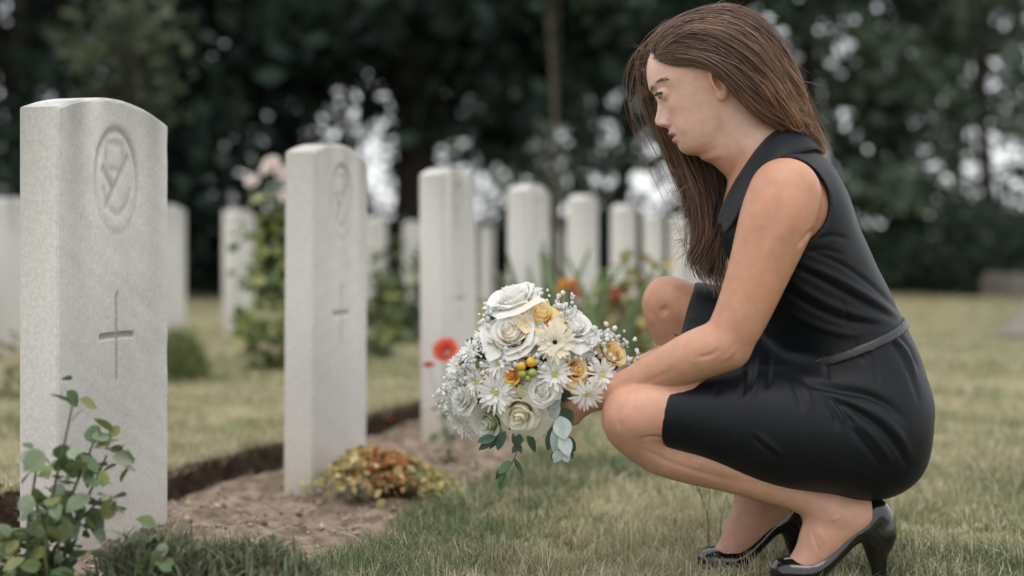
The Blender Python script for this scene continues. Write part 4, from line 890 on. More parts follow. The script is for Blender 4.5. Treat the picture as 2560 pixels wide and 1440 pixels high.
def rose(name, label, px, py, rpx, ci, co, tilt=(0, 0, 0), dy=0, open_=1.0):
    pos = dome(px, py, dy); R = rpx * pos[1] / K; M = frame(pos, tilt); rng = np.random.default_rng(int(px * 7 + py))
    root = obj(name, None, parent=bouquet); root['label'] = label
    lay = [(3, 1.5, .06, .16, .92, .03), (3, 1.4, .13, .29, .90, .08), (4, 1.2, .24, .45, .86, .14), (4, 1.15, .36, .64, .78, .24), (5, 1.0, .46, .84, .66, .40), (5, .95, .52, 1.0, .50, .62)]
    for k, (n, ha, r0, r1, h, cu) in enumerate(lay):
        ph = rng.uniform(0, 6.28)
        for j in range(n):
            a = ph + 6.283 * j / n + rng.normal() * .22; f = rng.uniform(.84, 1.12)
            Rw, Cl = petal_rows(a, ha, r0 * R, r1 * R * f * open_, h * R * 1.25 * f, -.45 * R + (.05 - .012 * k) * R, cu * rng.uniform(.4, 1.8), rng, ci, co)
            tl = rng.normal(size=2) * .07; Rw = Rw + np.array([tl[0], tl[1], 0]) * Rw[..., 2:3] + np.array([*(rng.normal(size=2) * .03 * R * (6 - k) / 6), 0]); Rw = Rw @ M.T + pos - BL; obj('petal', strip_mesh('petal', Rw, Cl * rng.uniform(.95, 1.03)), m_petal, root)
    mb = MB(); mb.add(*uv_sphere([0, 0, .02 * R], .46 * R, 12, 8)); V = np.concatenate(mb.v) @ M.T + pos - BL; obj('gap_filler', mesh_np('gap_filler', V, np.array(mb.f), np.tile(np.asarray(ci), (len(V), 1)), True), m_petal, root)  # filler ball added inside the rose to lighten the dark gaps between petals
    mb = MB(); mb.add(*uv_sphere([0, 0, -.42 * R], .42 * R, 12, 8, (1, 1, .6))); me = mb.mesh('calyx', True); V = np.array([v.co for v in me.vertices]) @ M.T + pos - BL
    obj('calyx', mesh_np('calyx', V, np.array(mb.f), np.tile([.09, .14, .05], (len(V), 1)), True), m_green, root)
    return root
def daisy(name, label, px, py, rpx, col, disc, layers, width=.17, tilt=(0, 0, 0), dy=0, dr=.17, cup=.15):
    pos = dome(px, py, dy); R = rpx * pos[1] / K; M = frame(pos, tilt); rng = np.random.default_rng(int(px * 5 + py)); V = []; F = []; C = []; base = 0
    for (n, L, el) in layers:
        ph = rng.uniform(0, 6.28)
        for j in range(n):
            a = ph + 6.283 * j / n + rng.normal() * .06; l = L * R * rng.uniform(.85, 1.08); e = el + rng.normal() * .10; w = width * R * rng.uniform(.8, 1.2); bend = rng.normal() * .18 + cup
            t = np.linspace(0, 1, 7); ang = e + bend * t * t * -1.6; s = np.linspace(0, 1, 7); rr = dr * R * .55 + np.cumsum(np.cos(ang)) / 7 * l; zz = np.cumsum(np.sin(ang)) / 7 * l
            ww = w * np.array([.35, .62, .85, 1.0, 1.0, .78, .18]); tw = rng.normal() * .25
            for i in range(7):
                for q in (-1, 0, 1):
                    y = q * ww[i] * .5; z = zz[i] + abs(q) * ww[i] * .16 + q * tw * ww[i] * .4; V.append([rr[i] * math.cos(a) - y * math.sin(a), rr[i] * math.sin(a) + y * math.cos(a), z])
                    C.append(np.asarray(col) * (.88 + .12 * t[i]) if True else col)
            for i in range(6):
                for q in (0, 1): b = base + i * 3 + q; F.append([b, b + 1, b + 4, b + 3])
            base += 21
    V = np.array(V) @ M.T + pos - BL; root = obj(name, mesh_np(name, V, np.array(F), np.array(C), True), m_petal, bouquet); root['label'] = label
    mb = MB(); nb = 60; 
    for i in range(nb):      # disc of tiny florets
        r = dr * R * math.sqrt((i + .5) / nb); a = i * 2.39996; mb.add(*uv_sphere([r * math.cos(a), r * math.sin(a), .05 * R + .06 * R * (1 - (r / (dr * R)) ** 2)], dr * R * .17, 5, 4), np.asarray(disc[0]) * (1 - i / nb) + np.asarray(disc[1]) * (i / nb))
    me = mb.mesh('disc', True); Vd = np.concatenate(mb.v) @ M.T + pos - BL; me.vertices.foreach_set('co', Vd.astype(np.float32).ravel()); me.update(); obj('disc', me, m_disc, root)
    return root
WH0, WH1 = (.86, .85, .76), (.92, .92, .91); CR0, CR1 = (.88, .82, .62), (.92, .90, .82); YE0, YE1 = (.94, .70, .30), (.96, .84, .54); OR0, OR1 = (.86, .48, .10), (.90, .62, .22)
rose('rose', 'big white rose at the very top of the bouquet', 1285, 752, 56, WH0, WH1, tilt=(-.25, .1, .75))
rose('rose', 'big white rose left of the cream gerbera', 1281, 838, 56, CR0, WH1, tilt=(-.1, -.35, .25))
rose('rose', 'white rose behind the cream gerbera', 1432, 822, 46, WH0, WH1, tilt=(.2, -.1, .3))
rose('rose', 'large creamy rose at the bottom centre of the bouquet', 1300, 1032, 56, CR0, CR1, tilt=(0, -.5, -.55), dy=-.012, open_=.88)
rose('rose', 'small white rose beside the yellow berries', 1357, 980, 36, WH0, WH1, tilt=(0, -.5, .15), dy=-.01)
rose('rose', 'white rose with green eye at the bottom left', 1222, 1056, 38, (.62, .66, .30), WH1, tilt=(-.2, -.4, -.1))
rose('rose', 'white rose on the left flank', 1160, 985, 44, WH0, WH1, tilt=(-.5, -.1, 0))
rose('rose', 'yellow rose near the top', 1350, 792, 42, YE0, YE1, tilt=(.15, -.2, .5))
rose('rose', 'yellow rose at the right end', 1528, 882, 36, YE0, YE1, tilt=(.3, -.2, .5))
rose('rose', 'deep yellow rose half hidden right of the berries', 1436, 926, 34, OR0, YE1, tilt=(.4, -.4, .1))
rose('rose', 'small orange rosebud left of the berries', 1279, 938, 23, OR0, OR1, tilt=(0, -.5, .1), dy=-.006)
rose('rose', 'yellow rose half hidden at the left', 1203, 952, 34, YE0, YE1, tilt=(-.2, -.3, 0), dy=.01)
MUM = [(20, 1.0, .12), (18, .86, .42), (13, .62, .78)]; CEN = ((.62, .60, .10), (.72, .66, .22)); WM = (.92, .92, .90)
daisy('gerbera', 'cream gerbera with small dark red centre', 1387, 856, 55, (.87, .83, .70), ((.05, .008, .012), (.10, .012, .02)), [(26, 1.0, .05), (22, .84, .16), (18, .45, .45)], width=.20, tilt=(0, -.7, .15), dy=-.014, dr=.10, cup=.06)
mums = [(1386, 937, 46, (0, -.6, 0), -.012), (1240, 980, 52, (-.1, -.6, 0), -.012), (1190, 955, 40, (-.4, -.2, 0), -.004), (1248, 908, 44, (-.2, -.3, .2), 0), (1157, 1056, 48, (-.4, -.2, -.4), 0), (1466, 985, 44, (.1, -.4, -.7), -.045), (1503, 938, 44, (.3, -.4, .1), -.02),
        (1213, 838, 38, (-.4, 0, .4), .012), (1146, 915, 42, (-.5, 0, .2), .006), (1180, 880, 40, (-.4, -.1, .3), .008), (1128, 985, 40, (-.6, 0, 0), .02), (1336, 868, 30, (0, -.3, .3), .012), (1455, 875, 36, (.3, -.2, .3), .008), (1320, 965, 30, (0, -.4, 0), .012), (1133, 1035, 34, (-.5, .1, -.2), .02)]
for i, (x, y, r, t, dy) in enumerate(mums): daisy('chrysanthemum', ['white spidery chrysanthemum with yellow-green centre'][0], x, y, r, WM, CEN, MUM, tilt=t, dy=dy)
for i, (x, y, r, c) in enumerate([(1328, 905, 13, (.72, .42, .05)), (1303, 916, 12, (.66, .40, .05)), (1331, 932, 11.5, (.38, .40, .08)), (1305, 935, 11, (.34, .36, .07)), (1320, 946, 8.5, (.28, .34, .07))]):
    p = dome(x, y, -.016); mb = MB(); mb.add(*uv_sphere(p - BL, r * p[1] / K, 16, 12), c); q = mb.mesh('berry', True); obj('berry', q, m_green, bouquet)
def sprig(px, py, spread, n, dy=0):
    pos = dome(px, py, dy); mb = MB(); out = unit(pos - BCEN); rng = np.random.default_rng(int(px + 3 * py))
    for i in range(n):
        p = pos + rng.normal(size=3) * spread * np.array([1, .7, 1]) + out * .004; r = rng.uniform(.0018, .0046)
        V, F = uv_sphere([0, 0, 0], r, 7, 5); V = V * (1 + .22 * rng.normal(size=(len(V), 1))); mb.add(V + p - BL, F, np.array([.92, .92, .90]) * rng.uniform(.93, 1.02))
        tube(mb, [p - BL, (p - out * .02 + pos) / 2 - out * .012 - BL, pos - out * .035 - BL], .0005, 3, (.22, .30, .14), False)
    o = obj('baby_breath_sprig', mb.mesh('baby_breath_sprig', True), m_petal, bouquet)
for s in [(1242, 792, .012, 22), (1262, 772, .010, 16), (1392, 765, .012, 24), (1418, 785, .012, 20), (1330, 742, .008, 10), (1470, 850, .014, 26), (1500, 848, .012, 22), (1520, 835, .010, 14), (1556, 895, .012, 22), (1565, 918, .009, 14), (1545, 866, .010, 16), (1300, 888, .012, 24), (1338, 888, .012, 20),
          (1275, 890, .010, 16), (1225, 872, .012, 20), (1200, 905, .012, 18), (1160, 940, .012, 18), (1120, 1010, .010, 16), (1440, 860, .012, 20), (1480, 890, .012, 18), (1350, 905, .010, 14), (1290, 960, .009, 12), (1420, 900, .010, 14), (1475, 920, .011, 16), (1218, 770, .006, 5), (1210, 800, .008, 8),
          (1265, 945, .010, 12), (1405, 880, .010, 14), (1330, 830, .010, 16), (1180, 915, .012, 18), (1140, 960, .010, 14), (1108, 985, .008, 10), (1530, 912, .010, 14)]: sprig(*s)
def leaf_mesh(name, L, Wd, col, bend=.25, cupf=.12, nu=5, nv=9, vein=.9, pw=.9):
    rows = []; cols = []
    for v in np.linspace(0, 1, nv):
        w = Wd * .5 * max(.02, math.sin(math.pi * v ** pw)) ** .8
        for_u = np.linspace(-1, 1, nu); rows.append(np.stack([for_u * w, np.full(nu, v * L * (1 - .1 * bend * v)), -bend * L * v * v * .5 + cupf * w * for_u ** 2], -1)); cols.append([np.asarray(col) * (vein if abs(u) < .1 else 1) for u in for_u])
    return strip_mesh(name, rows, cols)
def bleaf(px0, py0, px1, py1, y, wid, col, bend=.25, roll=0, name='leaf'):
    """leaf whose stalk end and tip are seen at the two pixels"""
    a = W(px0, py0, y); b = W(px1, py1, y - .006); L = float(np.linalg.norm(b - a)); yv = unit(b - a); z = unit(np.array([math.sin(roll), -math.cos(roll), .35])); z = unit(z - yv * (z @ yv)); x = np.cross(yv, z)
    me = leaf_mesh('leaf', L, wid * y / K, col, bend); V = np.array([v.co for v in me.vertices]) @ np.stack([x, yv, z]) + a - BL
    me.vertices.foreach_set('co', V.astype(np.float32).ravel()); me.update(); return obj('leaf', me, m_green, bouquet)
EU = (.46, .53, .50); DG = (.035, .075, .040); MG = (.075, .13, .060)
for l in [(1398, 985, 1366, 1020, 2.345, 40, EU), (1398, 995, 1428, 985, 2.35, 30, DG), (1396, 1000, 1370, 1068, 2.345, 30, EU), (1405, 1020, 1430, 1062, 2.352, 40, DG), (1400, 1040, 1412, 1100, 2.338, 48, EU), (1392, 1062, 1388, 1140, 2.340, 30, EU), (1402, 1086, 1424, 1140, 2.338, 42, EU),
          (1388, 1070, 1366, 1128, 2.350, 30, DG), (1412, 1090, 1438, 1130, 2.350, 30, DG), (1398, 1125, 1388, 1158, 2.342, 26, EU), (1408, 1125, 1420, 1156, 2.344, 26, EU), (1392, 1130, 1378, 1152, 2.352, 22, DG), (1390, 1000, 1372, 978, 2.36, 28, DG), (1418, 1120, 1434, 1148, 2.352, 18, DG),
          (1240, 1092, 1192, 1104, 2.36, 24, DG), (1235, 1096, 1196, 1126, 2.37, 20, DG), (1262, 1078, 1240, 1126, 2.365, 26, DG), (1255, 1085, 1222, 1124, 2.375, 14, DG), (1320, 1080, 1338, 1134, 2.36, 20, DG), (1300, 1085, 1292, 1118, 2.36, 24, DG), (1285, 1078, 1290, 1122, 2.37, 18, MG),
          (1278, 1152, 1244, 1184, 2.372, 24, MG), (1262, 1182, 1250, 1228, 2.372, 26, MG), (1256, 1168, 1240, 1200, 2.378, 14, DG), (1286, 1146, 1308, 1188, 2.372, 14, DG), (1296, 1110, 1280, 1132, 2.37, 16, DG), (1294, 1108, 1304, 1134, 2.37, 14, DG),
          (1300, 960, 1305, 990, 2.325, 22, (.38, .42, .16)), (1470, 905, 1455, 925, 2.36, 30, MG), (1560, 930, 1540, 915, 2.43, 30, DG), (1418, 845, 1440, 880, 2.36, 24, MG), (1236, 770, 1220, 800, 2.43, 18, MG), (1232, 785, 1236, 815, 2.42, 12, DG)]:
    bleaf(*l, bend=rb.uniform(.1, .5), roll=rb.uniform(-.5, .5))
mb = MB()
for pts in [[(1300, 1060), (1296, 1110), (1284, 1150), (1262, 1184), (1250, 1215)], [(1395, 975), (1398, 1030), (1398, 1090), (1400, 1140)], [(1285, 1148), (1296, 1165)], [(1255, 1075), (1240, 1092)]]:
    mb = MB(); tube(mb, catmull([W(*p, 2.368 if p[0] < 1350 else 2.35) - BL for p in pts], 12), .0012, 5, (.09, .13, .05)); obj('trailing_stem', mb.mesh('trailing_stem', True), m_green, bouquet)
# bunched stalks in the grip and dark greenery between the heads
mb = MB()
for i in range(46):
    u = rb.uniform(0, 6.28); r = rb.uniform(0, .016); e = BL + np.array([math.cos(u) * r, math.sin(u) * r, 0]); d = dome(rb.uniform(1180, 1520), rb.uniform(800, 1050), .03)
    tube(mb, catmull([d - BL, (d * .35 + W(1385, 985, 2.44) * .65) - BL, e - BL], 8), .0020, 5, np.array([.10, .16, .06]) * rb.uniform(.6, 1.3))
obj('stalks', mb.mesh('stalks', True), m_green, bouquet)
n = 1500; d = rb.normal(size=(n, 3)); d /= np.linalg.norm(d, axis=1)[:, None]; d[:, 1] = -np.abs(d[:, 1]) * .9 + .25; c0 = W(1330, 925, 2.455)
V, F, c = leaf_cloud(c0 + d * np.array([.130, .085, .105]) * rb.uniform(.6, 1, (n, 1)), .026, rb, cols=leaf_cols(n, rb, (.05, .085, .04), .4))
obj('greenery', mesh_np('greenery', V - BL, F, c), m_leaf, bouquet)
# ------------------------------------------------------------------ grass
m_grass = mat('grass_blades', (1, 1, 1), attr=True, rough=.6, trans=.25, spec=.25)
def blades(X, Y, Z, H, Wd, cols, rng, lean=.8):
    n = len(X); a = rng.uniform(0, 6.28, n); dx, dy = np.cos(a), np.sin(a); ln = np.abs(rng.normal(size=n)) * lean * H; b = rng.uniform(0, 6.28, n); sx, sy = np.cos(b) * Wd * .5, np.sin(b) * Wd * .5
    p = lambda t, s: np.stack([X + dx * ln * t ** 2 + s * sx, Y + dy * ln * t ** 2 + s * sy, Z + H * t * (1 - .25 * t * np.minimum(1, ln / (H + 1e-6)))], -1)
    V = np.stack([p(0, -1), p(0, 1), p(.55, .8), p(.55, -.8), p(1, 0)], 1).reshape(-1, 3); k = 5 * np.arange(n)[:, None]
    F = np.concatenate([k + [0, 1, 2], k + [0, 2, 3], k + [3, 2, 4]], 0)
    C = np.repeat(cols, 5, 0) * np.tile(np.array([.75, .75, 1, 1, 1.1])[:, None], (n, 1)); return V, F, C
def grass_cols(X, Y, rng, straw=.45):
    n = len(X); P = np.stack([X, Y], -1); f = .5 + .55 * vnoise(P, 2.4, 61) + .42 * vnoise(P, 8, 62) + .34 * vnoise(P, 25, 63) + rng.normal(size=n) * .25
    k = np.clip(f - .5 + straw, 0, 1)[:, None]; g = np.array([.140, .172, .072]) * (1 - k) + np.array([.47, .41, .255]) * k
    dry = rng.random(n) < .20; g[dry] = np.array([.58, .54, .42]); return g * rng.uniform(.7, 1.25, (n, 1))
def grass(n, side, rng, pylo, pyhi, hmin, hmax, straw, name, label, pxr=(-500, 3100)):
    px = rng.uniform(*pxr, n); py = pylo + (pyhi - pylo) * rng.random(n); Y = ZC * K / (py - HOR); X = (px - 1280) / K * Y; s, w = s_of(X, Y), w_of(X, Y)
    k = (w > front_edge(s) + rng.normal(size=n) * .03) if side > 0 else ((w < back_edge(s) - .003 + np.abs(rng.normal(size=n)) * -.004) & (w > -30))
    X, Y, s, w = X[k], Y[k], s[k], w[k]; Z = (.0 if side > 0 else .034 + rise_near(s, w)) + lawn_h(X, Y); q = len(X); far = np.clip(Y / 3.0, 1, 6)
    P = np.stack([X, Y], -1); tall = 1 + .45 * vnoise(P, 5, 71) + .35 * vnoise(P, 14, 72) + .45 * vnoise(P, 45, 73); H = rng.uniform(hmin, hmax, q) * np.clip(tall, .25, 2.2)
    st = straw + .22 * np.clip((X - .1) / .8, -.8, 1.0) if side > 0 else straw + 0 * X
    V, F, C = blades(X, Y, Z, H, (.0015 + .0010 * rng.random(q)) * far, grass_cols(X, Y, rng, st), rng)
    return tag(obj(name, mesh_np(name, V, F, C), m_grass), label, 'grass', kind='stuff')
rg = np.random.default_rng(91)
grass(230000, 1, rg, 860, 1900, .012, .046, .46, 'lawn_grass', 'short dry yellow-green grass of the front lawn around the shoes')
grass(70000, 1, rg, 668, 880, .02, .05, .50, 'lawn_grass', 'pale grass of the front lawn farther off')
grass(130000, -1, rg, 690, 1500, .014, .036, .42, 'lawn_grass', 'dull green mown grass of the back lawn behind the headstones', pxr=(-500, 1500))
# longer green tufts where the lawn meets the bed
def tufts(rng):
    n = 26000; c = 190; s = rng.uniform(1.75, 4.2, c); w = front_edge(s) + np.abs(rng.normal(size=c)) * .16 + .01; k = rng.integers(0, c, n); S = s[k] + rng.normal(size=n) * .035; Wd = w[k] + rng.normal(size=n) * .03; q = Wd > front_edge(S) - .03; S, Wd, k = S[q], Wd[q], k[q]; X, Y = sw(S, Wd)
    col = np.array([.115, .155, .072]) * rng.uniform(.6, 1.5, (len(X), 1)); d = rng.random(len(X)) < .18; col[d] = [.42, .37, .25]
    return blades(X, Y, np.zeros(len(X)), rng.uniform(.02, .055, len(X)) * rng.uniform(.5, 1.3, c)[k], .0016 + .0008 * rng.random(len(X)), col, rng, .8)
tag(obj('lawn_tufts', mesh_np('lawn_tufts', *tufts(rg)), m_grass), 'longer green grass tufts where the front lawn meets the soil', 'grass', kind='stuff')
def litter(rng, n=2600):
    s = 1.7 + 7 * rng.random(n) ** 1.5; w = rng.uniform(-.27, .47, n); X, Y = sw(s, w); a = rng.uniform(0, 6.28, n); L = rng.uniform(.006, .03, n); Z = soil_h(X, Y, s, w) + .006; dx, dy = np.cos(a) * L, np.sin(a) * L; px_, py_ = -np.sin(a) * .0012, np.cos(a) * .0012; dz = rng.normal(size=n) * .006
    V = np.stack([np.stack([X - px_, Y - py_, Z], -1), np.stack([X + px_, Y + py_, Z], -1), np.stack([X + dx + px_, Y + dy + py_, Z + dz + .003], -1), np.stack([X + dx - px_, Y + dy - py_, Z + dz + .003], -1)], 1).reshape(-1, 3)
    c = np.array([[.42, .36, .25], [.24, .16, .10], [.10, .07, .05], [.34, .20, .13], [.16, .19, .09]])[rng.integers(0, 5, n)]
    return V, np.arange(4 * n).reshape(-1, 4), np.repeat(c, 4, 0)
tag(obj('bed_litter', mesh_np('bed_litter', *litter(rg)), m_grass), 'dry straw and bark bits scattered over the soil bed', 'litter', kind='stuff')
# ragged turf hanging over the cut edge of the back lawn
def fringe(n, rng):
    s = rng.uniform(1.6, 9, n); w = back_edge(s) + rng.uniform(-.02, .012, n); X, Y = sw(s, w); Z = .034 + rise_near(s, w) + rng.uniform(-.03, .006, n)
    V, F, C = blades(X, Y, Z, rng.uniform(.012, .04, n), .0022 + 0 * X, grass_cols(X, Y, rng, .75), rng, 1.2); return V, F, C
tag(obj('turf_fringe', mesh_np('turf_fringe', *fringe(9000, rg)), m_grass), 'straw coloured turf edge above the dark cut behind the headstones', 'grass', kind='stuff')
# earth face of the cut, its shadow painted in as a dark colour
sc = np.linspace(1.2, 9, 260); mb_rows = []
for s in sc:
    e = back_edge(s); j = .012 * np.sin(s * 31) + .008 * np.sin(s * 57 + 1); X0, Y0 = sw(s, e + .004); X1, Y1 = sw(s, e + .012 + j * .4); X2, Y2 = sw(s, e + .035 + j); mb_rows.append([[X0, Y0, .032 + float(rise_near(s, e))], [X1, Y1, .005 + float(rise_near(s, e))], [X2, Y2, -.07]])
R = np.array(mb_rows); n_, m_ = R.shape[:2]; i = np.arange(n_ - 1)[:, None] * m_ + np.arange(m_ - 1)[None]
tag(obj('turf_cut', mesh_np('turf_cut', R.reshape(-1, 3), np.stack([i, i + m_, i + m_ + 1, i + 1], -1).reshape(-1, 4), smooth=True), mat('shaded_earth', (.035, .024, .018), (.07, .05, .036), scale=30, rough=1, bump=1, bscale=80, dist=.02, spec=.05)), kind='structure')

# ------------------------------------------------------------------ plants
m_plant = mat('plant_leaves', (.85, .85, .85), (1.1, 1.1, 1.1), scale=25, attr=True, rough=.5, trans=.2, spec=.35)
def gpos(px, y): return ((px - 1280) / K * y, y)
def stem_to(mb, a, b, r, rng, col, bow=.1):
    a = np.asarray(a, float); b = np.asarray(b, float); m = (a + b) / 2 + rng.normal(size=3) * bow * np.linalg.norm(b - a) * [1, 1, .3]; P = catmull([a, m, b], 9); tube(mb, P, np.linspace(r, r * .45, 9), 5, col); return P
def leafy_plant(name, label, cat, px, y, tops, nleaf, L, cols, seed, group=None, stemcol=(.10, .11, .05), sr=.004, z=0, parts=True, droop=.5, spread=.035, wid=.72, leafname='leaf'):
    """stems to each of tops (offsets from the base) with separate leaves along them"""
    rng = np.random.default_rng(seed); x, yy = gpos(px, y); t = thing(name, label, cat, (x, yy, z), 0, group); cur = []
    for tp in tops:
        mb = MB(); cur.append(stem_to(mb, [rng.normal() * .012, rng.normal() * .012, -.02], tp, sr, rng, stemcol, .12)); obj('stem', mb.mesh('stem', True), m_plant, t)
    protos = [leaf_mesh('leaf', L, L * wid, c, bend=.35 + .3 * (i % 2), nv=7) for i, c in enumerate(cols)]
    for p in protos: p.materials.append(m_plant)
    for i in range(nleaf):
        C = cur[rng.integers(0, len(cur))]; q = C[min(8, int(1 + 8 * rng.random() ** .65))] + rng.normal(size=3) * spread * np.array([1, 1, .8]); a = rng.uniform(0, 6.28)
        o = obj(leafname, protos[rng.integers(0, len(protos))], None, t, loc=tuple(q)); o.rotation_euler = (rng.normal() * .55 - droop * .3, rng.normal() * .5, a); s = rng.uniform(.6, 1.25); o.scale = (s, s, s)
    return t
GRN = [(.10, .16, .07), (.16, .21, .12), (.24, .29, .20), (.13, .18, .06), (.19, .21, .07)]
rr = np.random.default_rng(5)
leafy_plant('rose_bush', 'leafy green rose bush in front of the nearest headstone at lower left', 'bush', 165, 2.04, [(.01, 0, .35), (-.05, .03, .27), (.06, -.02, .22), (-.10, .0, .17), (.03, .05, .30), (.10, .02, .14), (-.03, -.05, .12), (-.13, -.03, .10), (-.06, .05, .20), (.05, .03, .27), (-.02, 0, .22)], 480, .033, GRN, 17, sr=.0036, spread=.020)
leafy_plant('weed_plant', 'pale broad-leaved plant at the bottom edge left of the low shrub', 'plant', 262, 2.05, [(.0, 0, .10), (.05, .01, .08), (-.05, 0, .075), (.02, -.03, .05)], 46, .040, [(.26, .33, .19), (.22, .30, .13), (.30, .36, .24)], 19, spread=.02, sr=.003)
leafy_plant('weed_plant', 'green weed in the bottom left corner of the picture', 'plant', 25, 2.02, [(.0, 0, .11), (.04, .0, .08), (-.05, 0, .09)], 40, .04, GRN, 20, spread=.025, sr=.003)
leafy_plant('seedling', 'small green seedling on the soil before the second headstone', 'plant', 895, 3.30, [(.0, 0, .03), (.02, 0, .02), (-.02, .01, .025)], 16, .022, [(.16, .24, .10), (.20, .28, .13)], 23, spread=.008, sr=.0015)
def tuft_shrub(name, label, px, y, rx, ry, h, n, base, seed, L=.03, wd=.004, z=0, cat='shrub', tip=None):
    """low bushy plant of narrow upright leaves"""
    rng = np.random.default_rng(seed); x, yy = gpos(px, y); t = thing(name, label, cat, (x, yy, z)); u = rng.normal(size=(n, 2)) * .5; r2 = np.clip(1 - (u ** 2).sum(1), .02, 1)
    hh = h * np.sqrt(r2) * rng.uniform(.35, 1.05, n); X = u[:, 0] * rx; Y = u[:, 1] * ry; c = leaf_cols(n, rng, base, .4, tip, .25 if tip is not None else 0)
    V, F, C = blades(X, Y, hh - L * .5, L * rng.uniform(.6, 1.3, n), wd * rng.uniform(.7, 1.3, n), c, rng, .9)
    obj('foliage', mesh_np('foliage', V, F, C), m_grass, t)
    for k in range(9):
        mb = MB(); e = rng.normal(size=2) * .4; tube(mb, catmull([[0, 0, -.02], [e[0] * rx * .5, e[1] * ry * .5, h * .4], [e[0] * rx, e[1] * ry, h * .75]], 6), .0022, 4, (.16, .13, .08)); obj('stem', mb.mesh('stem'), m_plant, t)
    return t
HC = (.135, .155, .095); HT_ = (.28, .26, .16)
for i, (px, y, rx, h, n, lab) in enumerate([(600, 2.12, .16, .135, 3600, 'low feathery green shrub at the bottom edge before the bare soil'), (400, 2.10, .13, .150, 3200, 'low feathery shrub between the rose bush and the dead stalk at lower left'), (735, 2.08, .11, .095, 1800, 'lowest feathery tuft where the soil meets the bottom edge')]):
    tuft_shrub('heather', lab, px, y, rx, .11, h, n, HC, 31 + i, L=.038, wd=.0042, tip=HT_)
# straw coloured dead stalks in it
for i, (a, b) in enumerate([((392, 1345), (408, 1440)), ((165, 1360), (150, 1430)), ((455, 1395), (462, 1440))]):
    mb = MB(); tube(mb, catmull([W(*a, 2.14), W((a[0] + b[0]) / 2 + 3, (a[1] + b[1]) / 2, 2.14), W(b[0] + 4, b[1] + 110, 2.14)], 8), [.003, .0045, .0045, .004, .004, .0035, .003, .003], 6, (.50, .42, .33)); tag(obj('dead_stalk', mb.mesh('dead_stalk', True), m_plant), ['thick pale dead stalk rising from the low shrub below the nearest headstone', 'pale dead stalk among the stems of the leafy rose bush', 'short pale dead stalk right of the thick one at the bottom'][i], 'stalk', 'dead stalks')
# sedum mound at the foot of the second stone
def sedum():
    rng = np.random.default_rng(44); n = 2400; y0 = 3.36; x, yy = gpos(985, y0); t = thing('sedum_plant', 'mound of yellow-green and rust-red sedum at the foot of the second headstone', 'plant', (x, yy, -.01)); a = rng.normal(size=(n, 2)) * [.5, .45]
    X = a[:, 0] * .155; Y = a[:, 1] * .14 - a[:, 0] * .04; d = np.sqrt((a ** 2).sum(1)); hgt = .085 * np.exp(-((a[:, 0] + .7) / .7) ** 2) + .062 * np.exp(-((a[:, 0] - .25) / .7) ** 2); Z = np.clip(hgt * np.sqrt(np.clip(1 - (d / 1.5) ** 2, .05, 1)) * rng.uniform(.5, 1.1, n), 0, 1) + .01
    core = np.exp(-((X + .01) / .078) ** 2 - ((Y + .05) / .12) ** 2) * rng.uniform(.5, 1.5, n); yg = np.array([.40, .36, .15]); ru = np.array([.40, .13, .055]); g2 = np.array([.16, .18, .06])
    k = np.clip(core, 0, 1)[:, None]; c = (yg * (1 - k) + ru * k); m = rng.random(n) < .22; c[m] = g2; m = rng.random(n) < .18; c[m] = [.46, .40, .20]; c *= rng.uniform(.7, 1.3, (n, 1))
    V, F, C = leaf_cloud(np.stack([X, Y, Z], -1), .022, rng, flat=.3, aspect=.75, cols=c); obj('foliage', mesh_np('foliage', V, F, C), m_leaf, t)
    for i in range(60):
        e = rng.integers(0, n); mb = MB(); tube(mb, [[X[e] * .5, Y[e] * .5, -.01], [X[e], Y[e], Z[e]]], .0016, 4, (.30, .12, .05)); obj('stem', mb.mesh('stem'), m_plant, t)
sedum()
def bloom(parent, pos, R, ci, co, name='bloom', face=(-.2, -.8, .5), seed=1):
    rng = np.random.default_rng(seed); M = rot_to(face); mb = MB()
    for (n, ha, r0, r1, h, cu) in [(3, 1.3, .08, .25, .8, .1), (4, 1.0, .2, .5, .75, .25), (5, .85, .35, .78, .62, .4), (5, .8, .4, 1.0, .45, .55)]:
        ph = rng.uniform(0, 6.28)
        for j in range(n):
            Rw, Cl = petal_rows(ph + 6.283 * j / n, ha, r0 * R, r1 * R, h * R * 1.2, -.4 * R, cu, rng, ci, co, 6, 5); V = (Rw @ M.T + pos).reshape(-1, 3); q = np.arange(4)[:, None] * 6 + np.arange(5)[None]; mb.add(V, np.stack([q, q + 1, q + 7, q + 6], -1).reshape(-1, 4).tolist(), Cl.reshape(-1, 3))
    return obj(name, mb.mesh(name, True), m_petal, parent)
RD0, RD1 = (.30, .012, .010), (.62, .075, .045)
def rel(t, px, py, y): return W(px, py, y) - np.array(t.location)
t = leafy_plant('red_rose_plant', 'single red rose in bloom left of the bouquet, before the third headstone', 'flower', 1122, 3.95, [(0, 0, .14), (-.03, 0, .12), (.02, .02, .10)], 34, .026, GRN, 51, spread=.018, sr=.0022)
mb = MB(); stem_to(mb, [0, 0, 0], rel(t, 1113, 890, 3.95), .002, rr, (.12, .16, .06), .05); obj('stem', mb.mesh('stem', True), m_plant, t); bloom(t, rel(t, 1113, 874, 3.95), .028, (.55, .035, .025), (.76, .17, .095), seed=2)
mb = MB(); stem_to(mb, [0, 0, 0], rel(t, 1072, 915, 3.95), .0016, rr, (.12, .16, .06), .05); obj('stem', mb.mesh('stem', True), m_plant, t); bloom(t, rel(t, 1071, 912, 3.95), .013, RD0, RD1, 'bud', (0, -.3, .9), 3)
